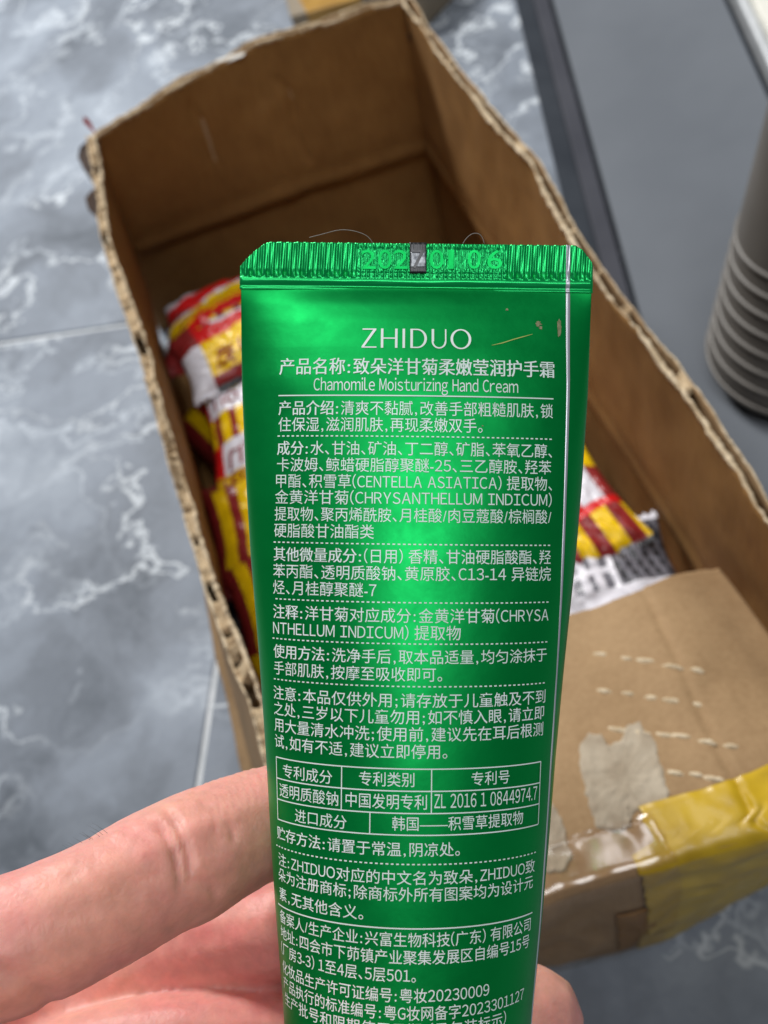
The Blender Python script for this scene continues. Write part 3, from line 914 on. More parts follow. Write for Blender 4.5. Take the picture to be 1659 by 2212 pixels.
def pat_a(s, t):
    q = t - 0.55 * s
    if s < -0.45 and t > 0.62: return WH
    if 0.18 < q < 0.50: return YE
    if 0.50 < q < 0.58: return WH
    if 0.06 < q < 0.12: return YE
    if s < -0.62: return MA if t < 0.3 else RE
    if q < -0.15: return stripes(s, 0.2)
    return RE


def pat_b(s, t):
    if s < -0.70: return WH if t < 0.25 else MA
    if t > 0.60: return WH if s > -0.45 else RE
    if t > 0.22: return RE
    if t > -0.72: return YE
    return BK if t < -0.88 else MA


def pat_c(s, t):
    q = (1 - t) / 2
    if s < -0.96: return RE
    if 0.20 < q < 0.385: return WH if s > -0.93 else RE
    if 0.62 < q < 0.86: return WH if s > -0.86 else RE
    if q > 0.86: return YE if (int((s + 1) * 20) + int(q * 45)) % 2 else MA
    return stripes(s, 0.20, 0.12)


def pat_d(s, t):
    if t < -0.75 or t > 0.8: return MA
    if -0.2 < t < 0.1 and s > -0.5: return WH
    return stripes(s, 0.26, 0.3)


def pat_h(s, t):
    if t > -0.15:
        if s > 0.78: return YE if t > 0.45 else MA
        if s > 0.34: return WH
        return RE if s > -0.35 else stripes(s, 0.3)
    if t > -0.30: return RE
    if t < -0.92: return BK
    return stripes(s, 0.52, 0.25)


def pat_i(s, t):
    if t < -0.60: return RE
    if t > 0.55 and s < 0.2: return BK if fbm(s * 4, t * 4, 3) > -0.05 else WH
    if s > -0.55 and -0.30 < t < 0.85:
        if s > 0.45: return BK if ((s * 9 + t * 1.5) % 1) < 0.45 else GY
        return GY if (((s * 6.5) % 1) < 0.45 and ((t + 0.30) * 2.6) % 1 < 0.74) else WH
    return WH


PZ = 0.008
pw = W(450, 692, PZ)
packet('red snack packet with white corner and yellow slash, farthest in the pile', (pw.x + 0.020, pw.y + 0.004, PZ - 0.010), -0.18, 0.096, 0.060, 0.022, pat_a, 1.0, tilt=(0.05, -0.1), cr=0.7)
pw = W(468, 736, PZ + 0.008)
packet('snack packet with red, white and yellow bands and maroon lettering on the yellow', (pw.x + 0.018, pw.y + 0.002, PZ - 0.001), 0.10, 0.082, 0.046, 0.015, pat_b, 2.0, tilt=(0.0, 0.05),
       texts=(('辰', -0.62, -0.58, 0.0115, -0.12, M['p_maroon']), ('L', -0.28, -0.50, 0.0100, -0.1, M['p_maroon'])), cr=0.6)
pw = W(436, 945, PZ)
packet('yellow and maroon striped snack packet with two white lettered bands', (pw.x + 0.045, pw.y, PZ - 0.011), -0.10, 0.0920, 0.0740, 0.022, pat_c, 3.0,
       texts=(('ПО', -0.88, 0.30, 0.0100, 0.1, M['p_maroon']), ('ПТ', -0.82, -0.68, 0.0125, 0.1, M['p_maroon'])), cr=0.5)
packet('striped snack packet showing between the left carton wall and the tube, below the lettered bands', (-0.0310, 0.308, -0.002), -0.08, 0.092, 0.062, 0.022, pat_d, 5.0, cr=0.6)
packet('fourth striped snack packet along the left carton wall', (-0.0300, 0.268, 0.001), 0.02, 0.090, 0.058, 0.020, pat_d, 6.0, cr=0.6)
packet('nearest striped snack packet by the left carton wall', (-0.0320, 0.222, 0.001), 0.02, 0.092, 0.06, 0.022, pat_d, 6.5, cr=0.6)
pw = W(1272, 1105, PZ)
packet('red, white and striped snack packet leaning against the right carton wall', (pw.x - 0.010, pw.y + 0.004, PZ - 0.004), 0.10, 0.050, 0.058, 0.014, pat_h, 7.0, tilt=(0.10, 0), cr=0.4)
pw = W(1300, 1228, PZ)
packet('white snack packet with grey printed bars and a red end beside the flap', (pw.x - 0.012, pw.y, PZ - 0.010), -0.12, 0.082, 0.052, 0.018, pat_i, 8.0, cr=0.5)
packet('striped snack packet in the middle of the pile, hidden behind the tube', (0.030, 0.345, -0.014), 0.5, 0.085, 0.10, 0.022, pat_d, 9.0)
for k, (x_, y_, a_, sd) in enumerate(((-0.030, 0.40, 0.3, 11.0), (-0.030, 0.31, -0.2, 12.0), (-0.028, 0.215, 0.2, 13.0), (0.045, 0.40, 0.9, 14.0), (0.045, 0.29, 0.1, 15.0), (0.045, 0.20, -0.3, 16.0))):
    packet('striped snack packet low in the pile', (x_, y_, -0.043), a_, 0.090, 0.100, 0.050, pat_d, sd)

# ------------------------------------------------------------------ hand cream tube
K = 0.052 / 760.0                # metres per picture pixel at the tube's middle plane
ROT = math.atan2(20.0, 1687.0)   # small turn in the picture
TX, TY = 899.0, 630.0
cr_, sr_ = math.cos(ROT), math.sin(ROT)


def t2w(x, Y, z):
    """tube coordinates (pixels: across, down, towards the viewer) to the world; arrays allowed"""
    x = np.asarray(x, float); Y = np.asarray(Y, float); z = np.asarray(z, float)
    X = TX + x * cr_ - (Y - TY) * sr_
    Yi = TY + x * sr_ + (Y - TY) * cr_
    P = np.stack([(X - CX) * K, (Yi - CY) * K, (F - z) * K], -1) @ AX.T
    P[..., 2] += H
    return P


def img2tube(px, py):
    dx, dy = px - TX, py - TY
    return dx * cr_ + dy * sr_, TY - dx * sr_ + dy * cr_


PCX, PCY = img2tube(CX, CY)
yk = np.array([600, 626, 640, 660, 700, 760, 846, 1020, 1194, 1426, 1632, 1806, 1971, 2139, 2400, 2570, 2640])
ak = np.array([380, 379, 378.5, 378, 377, 376, 373.5, 364, 351.5, 329, 312, 300, 287, 271, 251, 242, 242])
bk = np.array([2, 4, 14, 27, 44, 61, 79, 107, 131, 155, 171, 184, 197, 211, 232, 242, 242])
YG = np.arange(600, 2641, 4.0)


def smooth1(a, k):
    for _ in range(k):
        a = np.r_[a[0], (a[:-2] + 2 * a[1:-1] + a[2:]) / 4, a[-1]]
    return a


AG = smooth1(np.interp(YG, yk, ak), 60)
BG = smooth1(np.interp(YG, yk, bk), 4)
EG = 1.0 + 0.8 * np.clip((820 - YG) / 200, 0, 1)       # lens-like section near the crimp
TH = np.linspace(-math.pi / 2, math.pi / 2, 241)


def sec(th, a, b, e_):
    return a * np.sin(th), b * np.cos(th).clip(0, 1) ** e_


ARC = []
for a, b, e_ in zip(AG, BG, EG):
    x, z = sec(TH, a, b, e_)
    s = np.r_[0, np.cumsum(np.hypot(np.diff(x), np.diff(z)))]
    ARC.append(s - s[120])
ARC = np.array(ARC)


def params(Y):
    return np.interp(Y, YG, AG), np.interp(Y, YG, BG), np.interp(Y, YG, EG)


def surf_xz(S, Y):
    """front surface by arc length S from the middle line"""
    S = np.atleast_1d(np.asarray(S, float)); Y = np.atleast_1d(np.asarray(Y, float))
    g = np.clip((Y - YG[0]) / 4.0, 0, len(YG) - 1.001)
    i0 = g.astype(int); fr = g - i0
    th = np.empty_like(S)
    for r in np.unique(i0):
        k = i0 == r
        th[k] = np.interp(S[k], ARC[r], TH) * (1 - fr[k]) + np.interp(S[k], ARC[r + 1], TH) * fr[k]
    a, b, e_ = params(Y)
    return sec(th, a, b, e_), th


def inv(px, py):
    """picture point to (S, Y) on the tube's front"""
    X, Yi = img2tube(px, py)
    x, Y, z = X, Yi, 0.0
    for _ in range(40):
        a, b, e_ = params(Y)
        q = max(0.0, 1 - min(1.0, abs(x) / a * 0.9999) ** 2)
        z = 0.5 * z + 0.5 * b * q ** (e_ / 2)
        f_ = (F - z) / F
        x = PCX + (X - PCX) * f_
        Y = PCY + (Yi - PCY) * f_
    a, b, e_ = params(Y)
    th = math.asin(max(-0.995, min(0.995, x / a)))
    i = int(round((Y - YG[0]) / 4))
    return float(np.interp(th, TH, ARC[i])), float(Y)


def wrap(S, Y, lift):
    """points on the tube front lifted along the normal (pixels)"""
    (x, z), th = surf_xz(S, Y)
    a, b, e_ = params(Y)
    nx, nz = np.sin(th) * b, np.cos(th) * a + 1e-6
    ln = np.hypot(nx, nz)
    return t2w(x + nx / ln * lift, Y, z + nz / ln * lift)


TB = Vector(t2w(0, 2760, 0))
tube = thing('cream_tube', 'green metallic hand cream tube covered in pale printed text, held upright', 'tube', TB)
# body
ys = np.r_[np.arange(622, 760, 4), np.arange(760, 2572, 14), 2570]
nth = 96
verts = []
for Y in ys:
    a, b, e_ = params(Y)
    th = np.linspace(0, 2 * math.pi, nth, endpoint=False)
    x = a * np.sin(th)
    z = b * np.sign(np.cos(th)) * np.abs(np.cos(th)) ** e_
    # faint dents of a squeezed tube
    d = np.array([1.3 * fbm(xx * 0.006, Y * 0.004, 1.0) + 0.5 * fbm(xx * 0.02, Y * 0.012, 2.0) for xx in x]) * np.clip((Y - 640) / 120, 0, 1)
    verts += [tuple(p) for p in t2w(x, np.full(nth, Y), z + d)]
fs = []
for i in range(len(ys) - 1):
    for j in range(nth):
        fs.append((i * nth + j, i * nth + (j + 1) % nth, (i + 1) * nth + (j + 1) % nth, (i + 1) * nth + j))
fs.append(tuple(range(nth - 1, -1, -1))); fs.append(tuple((len(ys) - 1) * nth + j for j in range(nth)))
body = recalc(mesh_obj('tube_body', verts, fs, M['green'], tube, TB))
# shoulder and cap (below the picture)
def ring_solid(name, prof, mat, par):
    vs = []
    n_ = 64
    th = np.linspace(0, 2 * math.pi, n_, endpoint=False)
    for (r_, Y) in prof:
        vs += [tuple(p) for p in t2w(r_ * np.sin(th), np.full(n_, Y), r_ * np.cos(th))]
    fs = [(k * n_ + a, k * n_ + (a + 1) % n_, (k + 1) * n_ + (a + 1) % n_, (k + 1) * n_ + a) for k in range(len(prof) - 1) for a in range(n_)]
    fs.append(tuple(range(n_ - 1, -1, -1))); fs.append(tuple((len(prof) - 1) * n_ + a for a in range(n_)))
    return recalc(mesh_obj(name, vs, fs, mat, par, TB))


ring_solid('shoulder', [(242, 2571), (230, 2585), (150, 2600)], M['green'], tube)
ring_solid('cap', [(200, 2601), (205, 2606), (190, 2750), (182, 2760)], M['cap'], tube)


# crimp: pressed flat end with fine ridges
def crimp_top(x):
    t = 527.0 + 0.6 * fbm(x * 0.03, 3.0)
    if x < -318: t += ((-318 - x) / 62.0) ** 1.35 * 52
    if x > 338: t += ((x - 338) / 43.0) ** 1.8 * 42
    return t


def crimp_h(x, Y):
    """height of the pressed surface towards the viewer"""
    h = 4.0
    mid = -128 < x < 192
    if Y < 602:
        if not mid:
            h += 1.7 * math.sin(x * 2 * math.pi / 18.6 + 0.25 * fbm(x * 0.02, Y * 0.03)) + 0.9 * math.sin(x * 2 * math.pi / 7.3 + Y * 0.05)
            if Y > 584: h += 1.6 * math.sin(x * 2 * math.pi / 18.6) * math.sin((Y - 584) / 18 * math.pi)
        else:
            h += 1.3 * fbm(x * 0.16, Y * 0.16, 3.0) + 0.8 * math.sin(x * 2 * math.pi / 6.2)
            if Y < 540: h += 2.6 * abs(math.sin(x * math.pi / 9.5)) * (1 - abs(Y - 533) / 7 if abs(Y - 533) < 7 else 0)
            if Y > 583: h += 2.8 * abs(math.sin(x * math.pi / 9.8)) * abs(math.sin((Y - 583) / 9.5 * math.pi))
            if abs(x + 128) < 4 or abs(x - 192) < 4: h += 1.5
    else:
        h += 0.8 + 2.4 * math.exp(-((Y - 609) / 5.0) ** 2) - 2.6 * math.exp(-((Y - 621) / 3.0) ** 2) + 0.7 * fbm(x * 0.01, Y * 0.1)
    return h


nx_, ny_ = 430, 44
top = []; bot = []
for i in range(nx_):
    x = -381 + 762 * i / (nx_ - 1)
    ct = crimp_top(x)
    rt = []; rb_ = []
    for j in range(ny_):
        Y = ct + (629 - ct) * j / (ny_ - 1)
        h = crimp_h(x, Y)
        ed = min(1.0, (381.5 - abs(x)) / 5.0)
        rt.append(Vector(t2w(x, Y, h * (0.4 + 0.6 * ed)))); rb_.append(Vector(t2w(x, Y, (h - 8.0) * (0.4 + 0.6 * ed) - 0.5)))
    top.append(rt); bot.append(rb_)
v, f = solid_grid(top, bot)
crimp = recalc(mesh_obj('crimp', v, f, M['crimp'], tube, TB))

# pressed date digits on the crimp
def crimp_text(body, xl, xr, yc, hgt, mat, par, lift, name):
    gv, gf = text_mesh(body, 1.0, 0.0)
    x0, x1 = gv[:, 0].min(), gv[:, 0].max(); y0, y1 = gv[:, 1].min(), gv[:, 1].max()
    Xl, Yc = img2tube(xl, yc); Xr, _ = img2tube(xr, yc)
    X = Xl + (gv[:, 0] - x0) / (x1 - x0) * (Xr - Xl)
    Y = Yc - ((gv[:, 1] - y0) / (y1 - y0) - 0.5) * hgt
    top = t2w(X, Y, np.full(len(X), lift)); bt = t2w(X, Y, np.full(len(X), lift - 4.0))
    n_ = len(X)
    # raised letters: front face plus side walls along the outline
    cnt = {}
    for fc in gf:
        for q in range(len(fc)):
            ed = (fc[q], fc[(q + 1) % len(fc)])
            cnt[ed] = cnt.get(ed, 0) + 1
    sides = [(a, b_, b_ + n_, a + n_) for (a, b_) in cnt if (b_, a) not in cnt]
    return mesh_obj(name, [tuple(p) for p in top] + [tuple(p) for p in bt], list(gf) + sides, mat, par, TB, smooth=False)


digs = [('2', 781, 812), ('0', 817, 846), ('2', 850, 881), ('0', 928, 958), ('1', 968, 980), ('0', 1010, 1038), ('6', 1052, 1084)]
for ch, a_, b_ in digs:
    crimp_text(ch, a_, b_, 561.5, 41, M['green'], crimp, 6.3, 'pressed_digit')
    gi = (b_ - a_) * 0.20
# black print mark with the digit 7
def patch_tube(name, xl, xr, yt, yb, lift, mat, par, n_=14):
    tp = []; bt = []
    for i in range(n_):
        r1 = []; r2 = []
        for j in range(n_):
            px = xl + (xr - xl) * i / (n_ - 1); py = yt + (yb - yt) * j / (n_ - 1)
            X, Y = img2tube(px, py)
            w_ = 0.8 * abs(math.sin(X * math.pi / 9.5)) if (j < 4 or j > n_ - 4) else 0
            r1.append(Vector(t2w(X, Y, lift + w_))); r2.append(Vector(t2w(X, Y, lift - 5)))
        tp.append(r1); bt.append(r2)
    v, f = solid_grid(tp, bt)
    return recalc(mesh_obj(name, v, f, mat, par, TB))


patch_tube('print_mark', 885, 921, 526, 592, 8.6, M['black_print'], crimp)
patch_tube('print_mark', 887, 919.5, 547, 579, 9.6, M['grey_print'], crimp)
crimp_text('7', 889, 917, 562, 40, M['black_print'], crimp, 11.5, 'pressed_digit')

# silver seam along the right side
for (s0, s1, y0, y1, lift, mt_) in ((323.5, 331.5, 626, 2560, 1.1, M['seam']),):
    Ys = np.linspace(y0, y1, 300)
    rows_ = []
    for q, (s_, l_) in enumerate(((s0 - 1.2, -0.6), (s0, lift), (s1, lift), (s1 + 1.2, -0.6))):
        wdt_ = np.interp(Ys, [626, 900, 1500, 2560], [1.0, 0.85, 0.55, 0.5])
        sm = (s0 + s1) / 2 + (s_ - (s0 + s1) / 2) * wdt_
        rows_.append([Vector(p) for p in wrap(sm + 0.5 * np.sin(Ys * 0.01), Ys, l_)])
    vs = [p for rw in rows_ for p in rw]
    mesh_obj('seam', vs, grid_faces(4, 300, True), mt_, body, TB)
tp = []; bt = []
for x in np.linspace(322, 331, 8):
    rr = np.linspace(527, 629, 40)
    tp.append([Vector(t2w(x, yy, max(crimp_h(q, yy) for q in (x - 3, x, x + 3)) + 1.2)) for yy in rr]); bt.append([Vector(t2w(x, yy, 2.0)) for yy in rr])
v, f = solid_grid(tp, bt)
recalc(mesh_obj('seam', v, f, M['seam'], crimp, TB))

# ------------------------------------------------------------------ printed text
GC = {}
PUNC = '、，；：。,;:'


def glyph(ch, bold):
    key = (ch, bold)
    if key in GC: return GC[key]
    src = {'，': ',', '；': ';', '：': ':'}.get(ch, ch)
    if ch == ' ':
        GC[key] = (np.zeros((0, 3)), [], 0.30); return GC[key]
    wide = chr(ord(src) + 0xFEE0) if 0x21 <= ord(src) <= 0x7e and src not in ',;:-/.' else src
    gv, gf = text_mesh(wide, 1.0, 0.0)
    gv = gv.copy()
    if ord(ch) > 0x2e80 and ch not in PUNC:
        adv = 1.0
    elif ch in '、。':
        gv[:, 0] -= gv[:, 0].min() - 0.06
        adv = 0.50
    elif src in ',;:':
        gv[:, 0] -= gv[:, 0].min() - 0.12
        gv *= 1.05
        adv = 0.42
    elif ch == '—':
        gv[:, 0] = (gv[:, 0] - gv[:, 0].min()) / max(1e-6, np.ptp(gv[:, 0])); adv = 1.0
    else:
        x0 = gv[:, 0].min()
        gv[:, 0] = (gv[:, 0] - x0) * (0.84 if ch.isupper() else 0.92) + 0.045
        adv = gv[:, 0].max() + 0.045
    z3 = np.zeros((len(gv), 1))
    if bold:
        n_ = len(gv)
        gv = np.concatenate([np.c_[gv + (dx, 0), z3 + dz] for dx, dz in ((-0.013, 0.0), (0.013, 0.35))])
        gf = list(gf) + [tuple(q + n_ for q in fc) for fc in gf]
    else:
        gv = np.c_[gv, z3]
    GC[key] = (gv, gf, adv)
    return GC[key]


def text_line(body, xl, xr, ym, size, nbold=0, xm=None, name='printed_line', lift=1.3, allbold=False):
    """one printed line between the picture columns xl..xr, its middle height at (xm, ym)"""
    xm = xm if xm is not None else (xl + xr) / 2
    _, Y0 = inv(xm, ym)

    def S_at(px):
        # column px on the ring at Y0
        lo, hi = -400, 400
        for _ in range(40):
            mid = (lo + hi) / 2
            (x, z), _t = surf_xz(mid, Y0)
            ff = F / (F - z[0])
            X = PCX + (x[0] - PCX) * ff; Yq = PCY + (Y0 - PCY) * ff
            p = TX + X * cr_ - (Yq - TY) * sr_
            if p < px: lo = mid
            else: hi = mid
        return (lo + hi) / 2
    Sl, Sr = S_at(xl), S_at(xr)
    V = []; Fc = []
    pen = 0.0
    for k, ch in enumerate(body):
        gv, gf, adv = glyph(ch, allbold or k < nbold)
        off = len(V)
        for (x, y, z) in gv: V.append((x + pen, y, z))
        for fc in gf: Fc.append(tuple(q + off for q in fc))
        pen += adv
    V = np.array(V)
    x0, x1 = V[:, 0].min(), V[:, 0].max()
    S = Sl + (V[:, 0] - x0) / (x1 - x0) * (Sr - Sl)
    Yv = Y0 - (V[:, 1] - 0.35) * size
    P = wrap(S, Yv, lift + V[:, 2])
    return mesh_obj(name, [tuple(p) for p in P], Fc, M['print'], body_part, TB, smooth=False)


body_part = body


def rule(xl, xr, ym, wdt, dash=None, xm=None):
    xm = xm if xm is not None else (xl + xr) / 2
    _, Y0 = inv(xm, ym)
    Sl, _ = inv(xl, ym - 0.0); Sr, _ = inv(xr, ym)
    V = []; Fc = []
    if dash:
        L = Sr - Sl
        n_ = max(1, int(L / dash))
        segs = [(Sl + L * k / n_, Sl + L * (k + 0.52) / n_) for k in range(n_)]
    else:
        n_ = 60
        segs = [(Sl + (Sr - Sl) * k / n_, Sl + (Sr - Sl) * (k + 1) / n_) for k in range(n_)]
    ss = []; yy = []
    for (a_, b_) in segs:
        o_ = len(ss)
        ss += [a_, b_, b_, a_]; yy += [Y0 + wdt / 2, Y0 + wdt / 2, Y0 - wdt / 2, Y0 - wdt / 2]
        Fc.append((o_, o_ + 1, o_ + 2, o_ + 3))
    P = wrap(np.array(ss), np.array(yy), 1.3)
    return mesh_obj('printed_rule', [tuple(p) for p in P], Fc, M['print'], body, TB, smooth=False)


def vrule(px, y0, y1, S=None):
    s0, Y0 = inv(px, y0); s1, Y1 = inv(px, y1)
    s_ = (s0 + s1) / 2
    Ys = np.linspace(Y0, Y1, 10)
    P = np.concatenate([wrap(np.full(10, s_ - 1.1), Ys, 1.3), wrap(np.full(10, s_ + 1.1), Ys, 1.3)])
    return mesh_obj('printed_rule', [tuple(p) for p in P], [(k, k + 10, k + 11, k + 1) for k in range(9)], M['print'], body, TB, smooth=False)


# brand word with thick and thin strokes, drawn by hand (cap height 1)
def ring_poly(cx, cy, rx, ry, ix, iy, a0, a1, n_=40):
    V = []; 
    for k in range(n_ + 1):
        a = a0 + (a1 - a0) * k / n_
        V.append((cx + rx * math.cos(a), cy + ry * math.sin(a)))
        V.append((cx + ix * math.cos(a), cy + iy * math.sin(a)))
    Fq = [(2 * k, 2 * k + 1, 2 * k + 3, 2 * k + 2) for k in range(n_)]
    return V, Fq


def brand():
    V = []; Fc = []

    def addp(v, f, dx):
        o_ = len(V)
        V.extend((x + dx, y) for x, y in v); Fc.extend(tuple(q + o_ for q in ff) for ff in f)

    def q4(*p): return list(p), [(0, 1, 2, 3)]
    th_, tk = 0.065, 0.125
    x = 0.0
    addp(*q4((0.04, 1 - th_), (0.74, 1 - th_), (0.74, 1), (0.04, 1)), x)
    addp(*q4((0.0, th_), (0.14, th_), (0.74, 1 - th_), (0.58, 1 - th_)), x)
    addp(*q4((0.0, 0), (0.76, 0), (0.76, th_), (0.0, th_)), x)
    x = 0.98
    addp(*q4((0, 0), (tk, 0), (tk, 1), (0, 1)), x); addp(*q4((0.72, 0), (0.72 + tk, 0), (0.72 + tk, 1), (0.72, 1)), x)
    addp(*q4((tk, 0.47), (0.72, 0.47), (0.72, 0.47 + th_), (tk, 0.47 + th_)), x)
    x = 2.08
    addp(*q4((0, 0), (tk, 0), (tk, 1), (0, 1)), x)
    x = 2.48
    addp(*q4((0, 0), (tk, 0), (tk, 1), (0, 1)), x)
    addp(*q4((tk, 0), (0.34, 0), (0.34, th_), (tk, th_)), x); addp(*q4((tk, 1 - th_), (0.34, 1 - th_), (0.34, 1), (tk, 1)), x)
    addp(*ring_poly(0.34, 0.5, 0.50, 0.5, 0.37, 0.5 - th_, -math.pi / 2, math.pi / 2), x)
    x = 3.56
    addp(*q4((0, 0.36), (tk, 0.36), (tk, 1), (0, 1)), x); addp(*q4((0.68, 0.36), (0.68 + 0.07, 0.36), (0.75, 1), (0.68, 1)), x)
    addp(*ring_poly(0.375, 0.36, 0.375, 0.37, 0.28, 0.30, math.pi, 2 * math.pi), x)
    x = 4.52
    addp(*ring_poly(0.53, 0.5, 0.53, 0.52, 0.40, 0.455, 0, 2 * math.pi), x)
    return np.array(V), Fc


bv, bf = brand()
Sl, Yb = inv(781, 751); Sr, _ = inv(1018, 753)
_, Yt = inv(900, 710.5); _, Yb = inv(900, 752)
S = Sl + bv[:, 0] / bv[:, 0].max() * (Sr - Sl)
Yv = Yb + (Yt - Yb) * bv[:, 1]
M['brand'] = flat('white_print', (0.90, 0.98, 0.94), rough=0.45)
mesh_obj('printed_brand', [tuple(p) for p in wrap(S, Yv, 1.3)], bf, M['brand'], body, TB, smooth=False)

text_line('产品名称:致朵洋甘菊柔嫩莹润护手霜', 604, 1197, 793, 39, allbold=True)
text_line('Chamomile Moisturizing Hand Cream', 678, 1119, 832, 35)
rule(602, 1195, 855, 2.6)
text_line('产品介绍：清爽不黏腻，改善手部粗糙肌肤，锁', 602, 1194, 883, 33, nbold=5)
text_line('住保湿，滋润肌肤，再现柔嫩双手。', 602, 1042, 918, 33)
rule(600, 1196, 943, 2.6, 10.5)
text_line('成分：水、甘油、矿油、丁二醇、矿脂、苯氧乙醇、', 599, 1192, 970, 32, nbold=3)
text_line('卡波姆、鲸蜡硬脂醇聚醚-25、三乙醇胺、羟苯', 599, 1190, 1006, 32)
text_line('甲酯、积雪草(CENTELLA ASIATICA) 提取物、', 597, 1192, 1042, 32)
text_line('金黄洋甘菊(CHRYSANTHELLUM INDICUM)', 595, 1191, 1077, 32)
text_line('提取物、聚丙烯酰胺、月桂酸/肉豆蔻酸/棕榈酸/', 594, 1190, 1114, 32)
text_line('硬脂酸甘油酯类', 593, 808, 1148, 32)
rule(592, 1192, 1176, 2.6, 10.5)
text_line('其他微量成分：(日用) 香精、甘油硬脂酸酯、羟', 592, 1189, 1203, 32, nbold=7)
text_line('苯丙酯、透明质酸钠、黄原胶、C13-14 异链烷', 591, 1189, 1240, 32)
text_line('烃、月桂醇聚醚-7', 591, 813, 1273, 32)
rule(596, 1188, 1302, 2.6, 10.5)
text_line('注释：洋甘菊对应成分：金黄洋甘菊(CHRYSA', 591, 1184, 1331, 32, nbold=3)
text_line('NTHELLUM INDICUM) 提取物', 591, 995, 1366, 32)
rule(590, 1185, 1391, 2.6, 10.5)
text_line('使用方法：洗净手后，取本品适量，均匀涂抹于', 592, 1180, 1420, 31, nbold=5)
text_line('手部肌肤，按摩至吸收即可。', 593, 955, 1455, 31)
rule(593, 1179, 1483, 2.6, 10.5)
text_line('注意：本品仅供外用；请存放于儿童触及不到', 592, 1177, 1514, 31, nbold=3)
text_line('之处，三岁以下儿童勿用；如不慎入眼，请立即', 593, 1174, 1550, 31)
text_line('用大量清水冲洗；使用前，建议先在耳后根测', 594, 1172, 1587, 31)
text_line('试，如有不适，建议立即停用。', 595, 966, 1621, 31)
for (ym, xl, xr) in ((1661, 598, 1167), (1709, 600, 1165), (1757, 601, 1163), (1804, 602, 1160)):
    rule(xl, xr, ym, 2.4, xm=880)
Yr = [inv(880, q)[1] for q in (1661, 1709, 1757, 1804)]


def vr(px, k0, k1):
    s_, _ = inv(px, 1700)
    Ys = np.linspace(Yr[k0], Yr[k1], 10)
    P = np.concatenate([wrap(np.full(10, s_ - 1.1), Ys, 1.3), wrap(np.full(10, s_ + 1.1), Ys, 1.3)])
    mesh_obj('printed_rule', [tuple(p) for p in P], [(k, k + 10, k + 11, k + 1) for k in range(9)], M['print'], body, TB, smooth=False)


for px, k0, k1 in ((599.5, 0, 3), (1165, 0, 3), (738, 0, 2), (932, 0, 2), (800, 2, 3)):
    vr(px, k0, k1)
text_line('专利成分', 612, 718, 1674, 30)
text_line('专利类别', 776, 895, 1684, 31)
text_line('专利号', 1018, 1100, 1681, 30)
text_line('透明质酸钠', 605, 731, 1719, 31)
text_line('中国发明专利', 747, 922, 1732, 32)
text_line('ZL 2016 1 0844974.7', 938, 1159, 1727, 37)
text_line('进口成分', 638, 749, 1771, 30)
text_line('韩国——积雪草提取物', 847, 1129, 1779, 30)
text_line('贮存方法：请置于常温，阴凉处。', 600, 993, 1832, 30, nbold=5, xm=790)
rule(600, 1158, 1867, 2.6, 10.5, xm=876)
text_line('注：ZHIDUO对应的中文名为致朵，ZHIDUO致', 603, 1154, 1897, 30, xm=876)
text_line('朵为注册商标；除商标外所有图案均为设计元', 603, 1150, 1933, 30, xm=876)
text_line('素，无其他含义。', 605, 785, 1963, 30, xm=713)
rule(605, 1147, 2006, 2.6, xm=881)
text_line('备案人/生产企业：兴富生物科技(广东) 有限公司', 606, 1145, 2031, 30, xm=876)
text_line('地址：四会市下茆镇产业聚集发展区自编号15号', 608, 1142, 2069, 30, xm=876)
text_line('(厂房3-3) 1至4层、5层501。', 609, 898, 2097, 30, xm=751)
text_line('化妆品生产许可证编号：粤妆20230009', 612, 1056, 2151, 30, xm=857)
text_line('产品执行的标准编号：粤G妆网备字2023301127', 614, 1130, 2189, 30, xm=857)
text_line('生产批号和限期使用日期：(见包装标示)', 617, 1092, 2226, 30, xm=857)

# scuffs on the tube
def scuff(pts, wd_, mat, name='scuff', lift=1.6):
    sy = [inv(*p) for p in pts]
    n_ = len(sy)
    S = np.array([q[0] for q in sy]); Y = np.array([q[1] for q in sy])
    tS, tY = np.gradient(S), np.gradient(Y)
    ln = np.hypot(tS, tY)
    wv = wd_ * np.array([0.35] + [1.0] * (n_ - 2) + [0.35])
    A = wrap(S - tY / ln * wv, Y + tS / ln * wv, lift); B_ = wrap(S + tY / ln * wv, Y - tS / ln * wv, lift)
    mesh_obj(name, [tuple(p) for p in A] + [tuple(p) for p in B_], [(k, k + 1, n_ + k + 1, n_ + k) for k in range(n_ - 1)], mat, body, TB, smooth=False)


scuff([(1062, 746), (1085, 741), (1110, 733), (1128, 728), (1150, 722)], 1.0, M['yellow_fleck'])


def smudge(cx, cy, rx, ry, seed):
    pts = []
    for k in range(22):
        a = 2 * math.pi * k / 22
        r_ = 1 + 0.75 * fbm(math.cos(a) * 1.6, math.sin(a) * 1.6, seed)
        pts.append(inv(cx + rx * r_ * math.cos(a), cy + ry * r_ * math.sin(a)))
    P = wrap(np.array([p[0] for p in pts]), np.array([p[1] for p in pts]), 1.0)
    mesh_obj('smudge', [tuple(p) for p in P], [tuple(range(21, -1, -1))], M['dirt'], body, TB, smooth=False)


smudge(1208, 706, 4.5, 17, 1.0); smudge(1163, 699, 6, 5, 2.0); smudge(1168, 708, 4, 3, 6.0); smudge(1095, 669, 3, 2, 3.0); smudge(1207, 722, 3, 5, 8.0); smudge(1042, 886 + 34, 1.6, 1.6, 4.0)

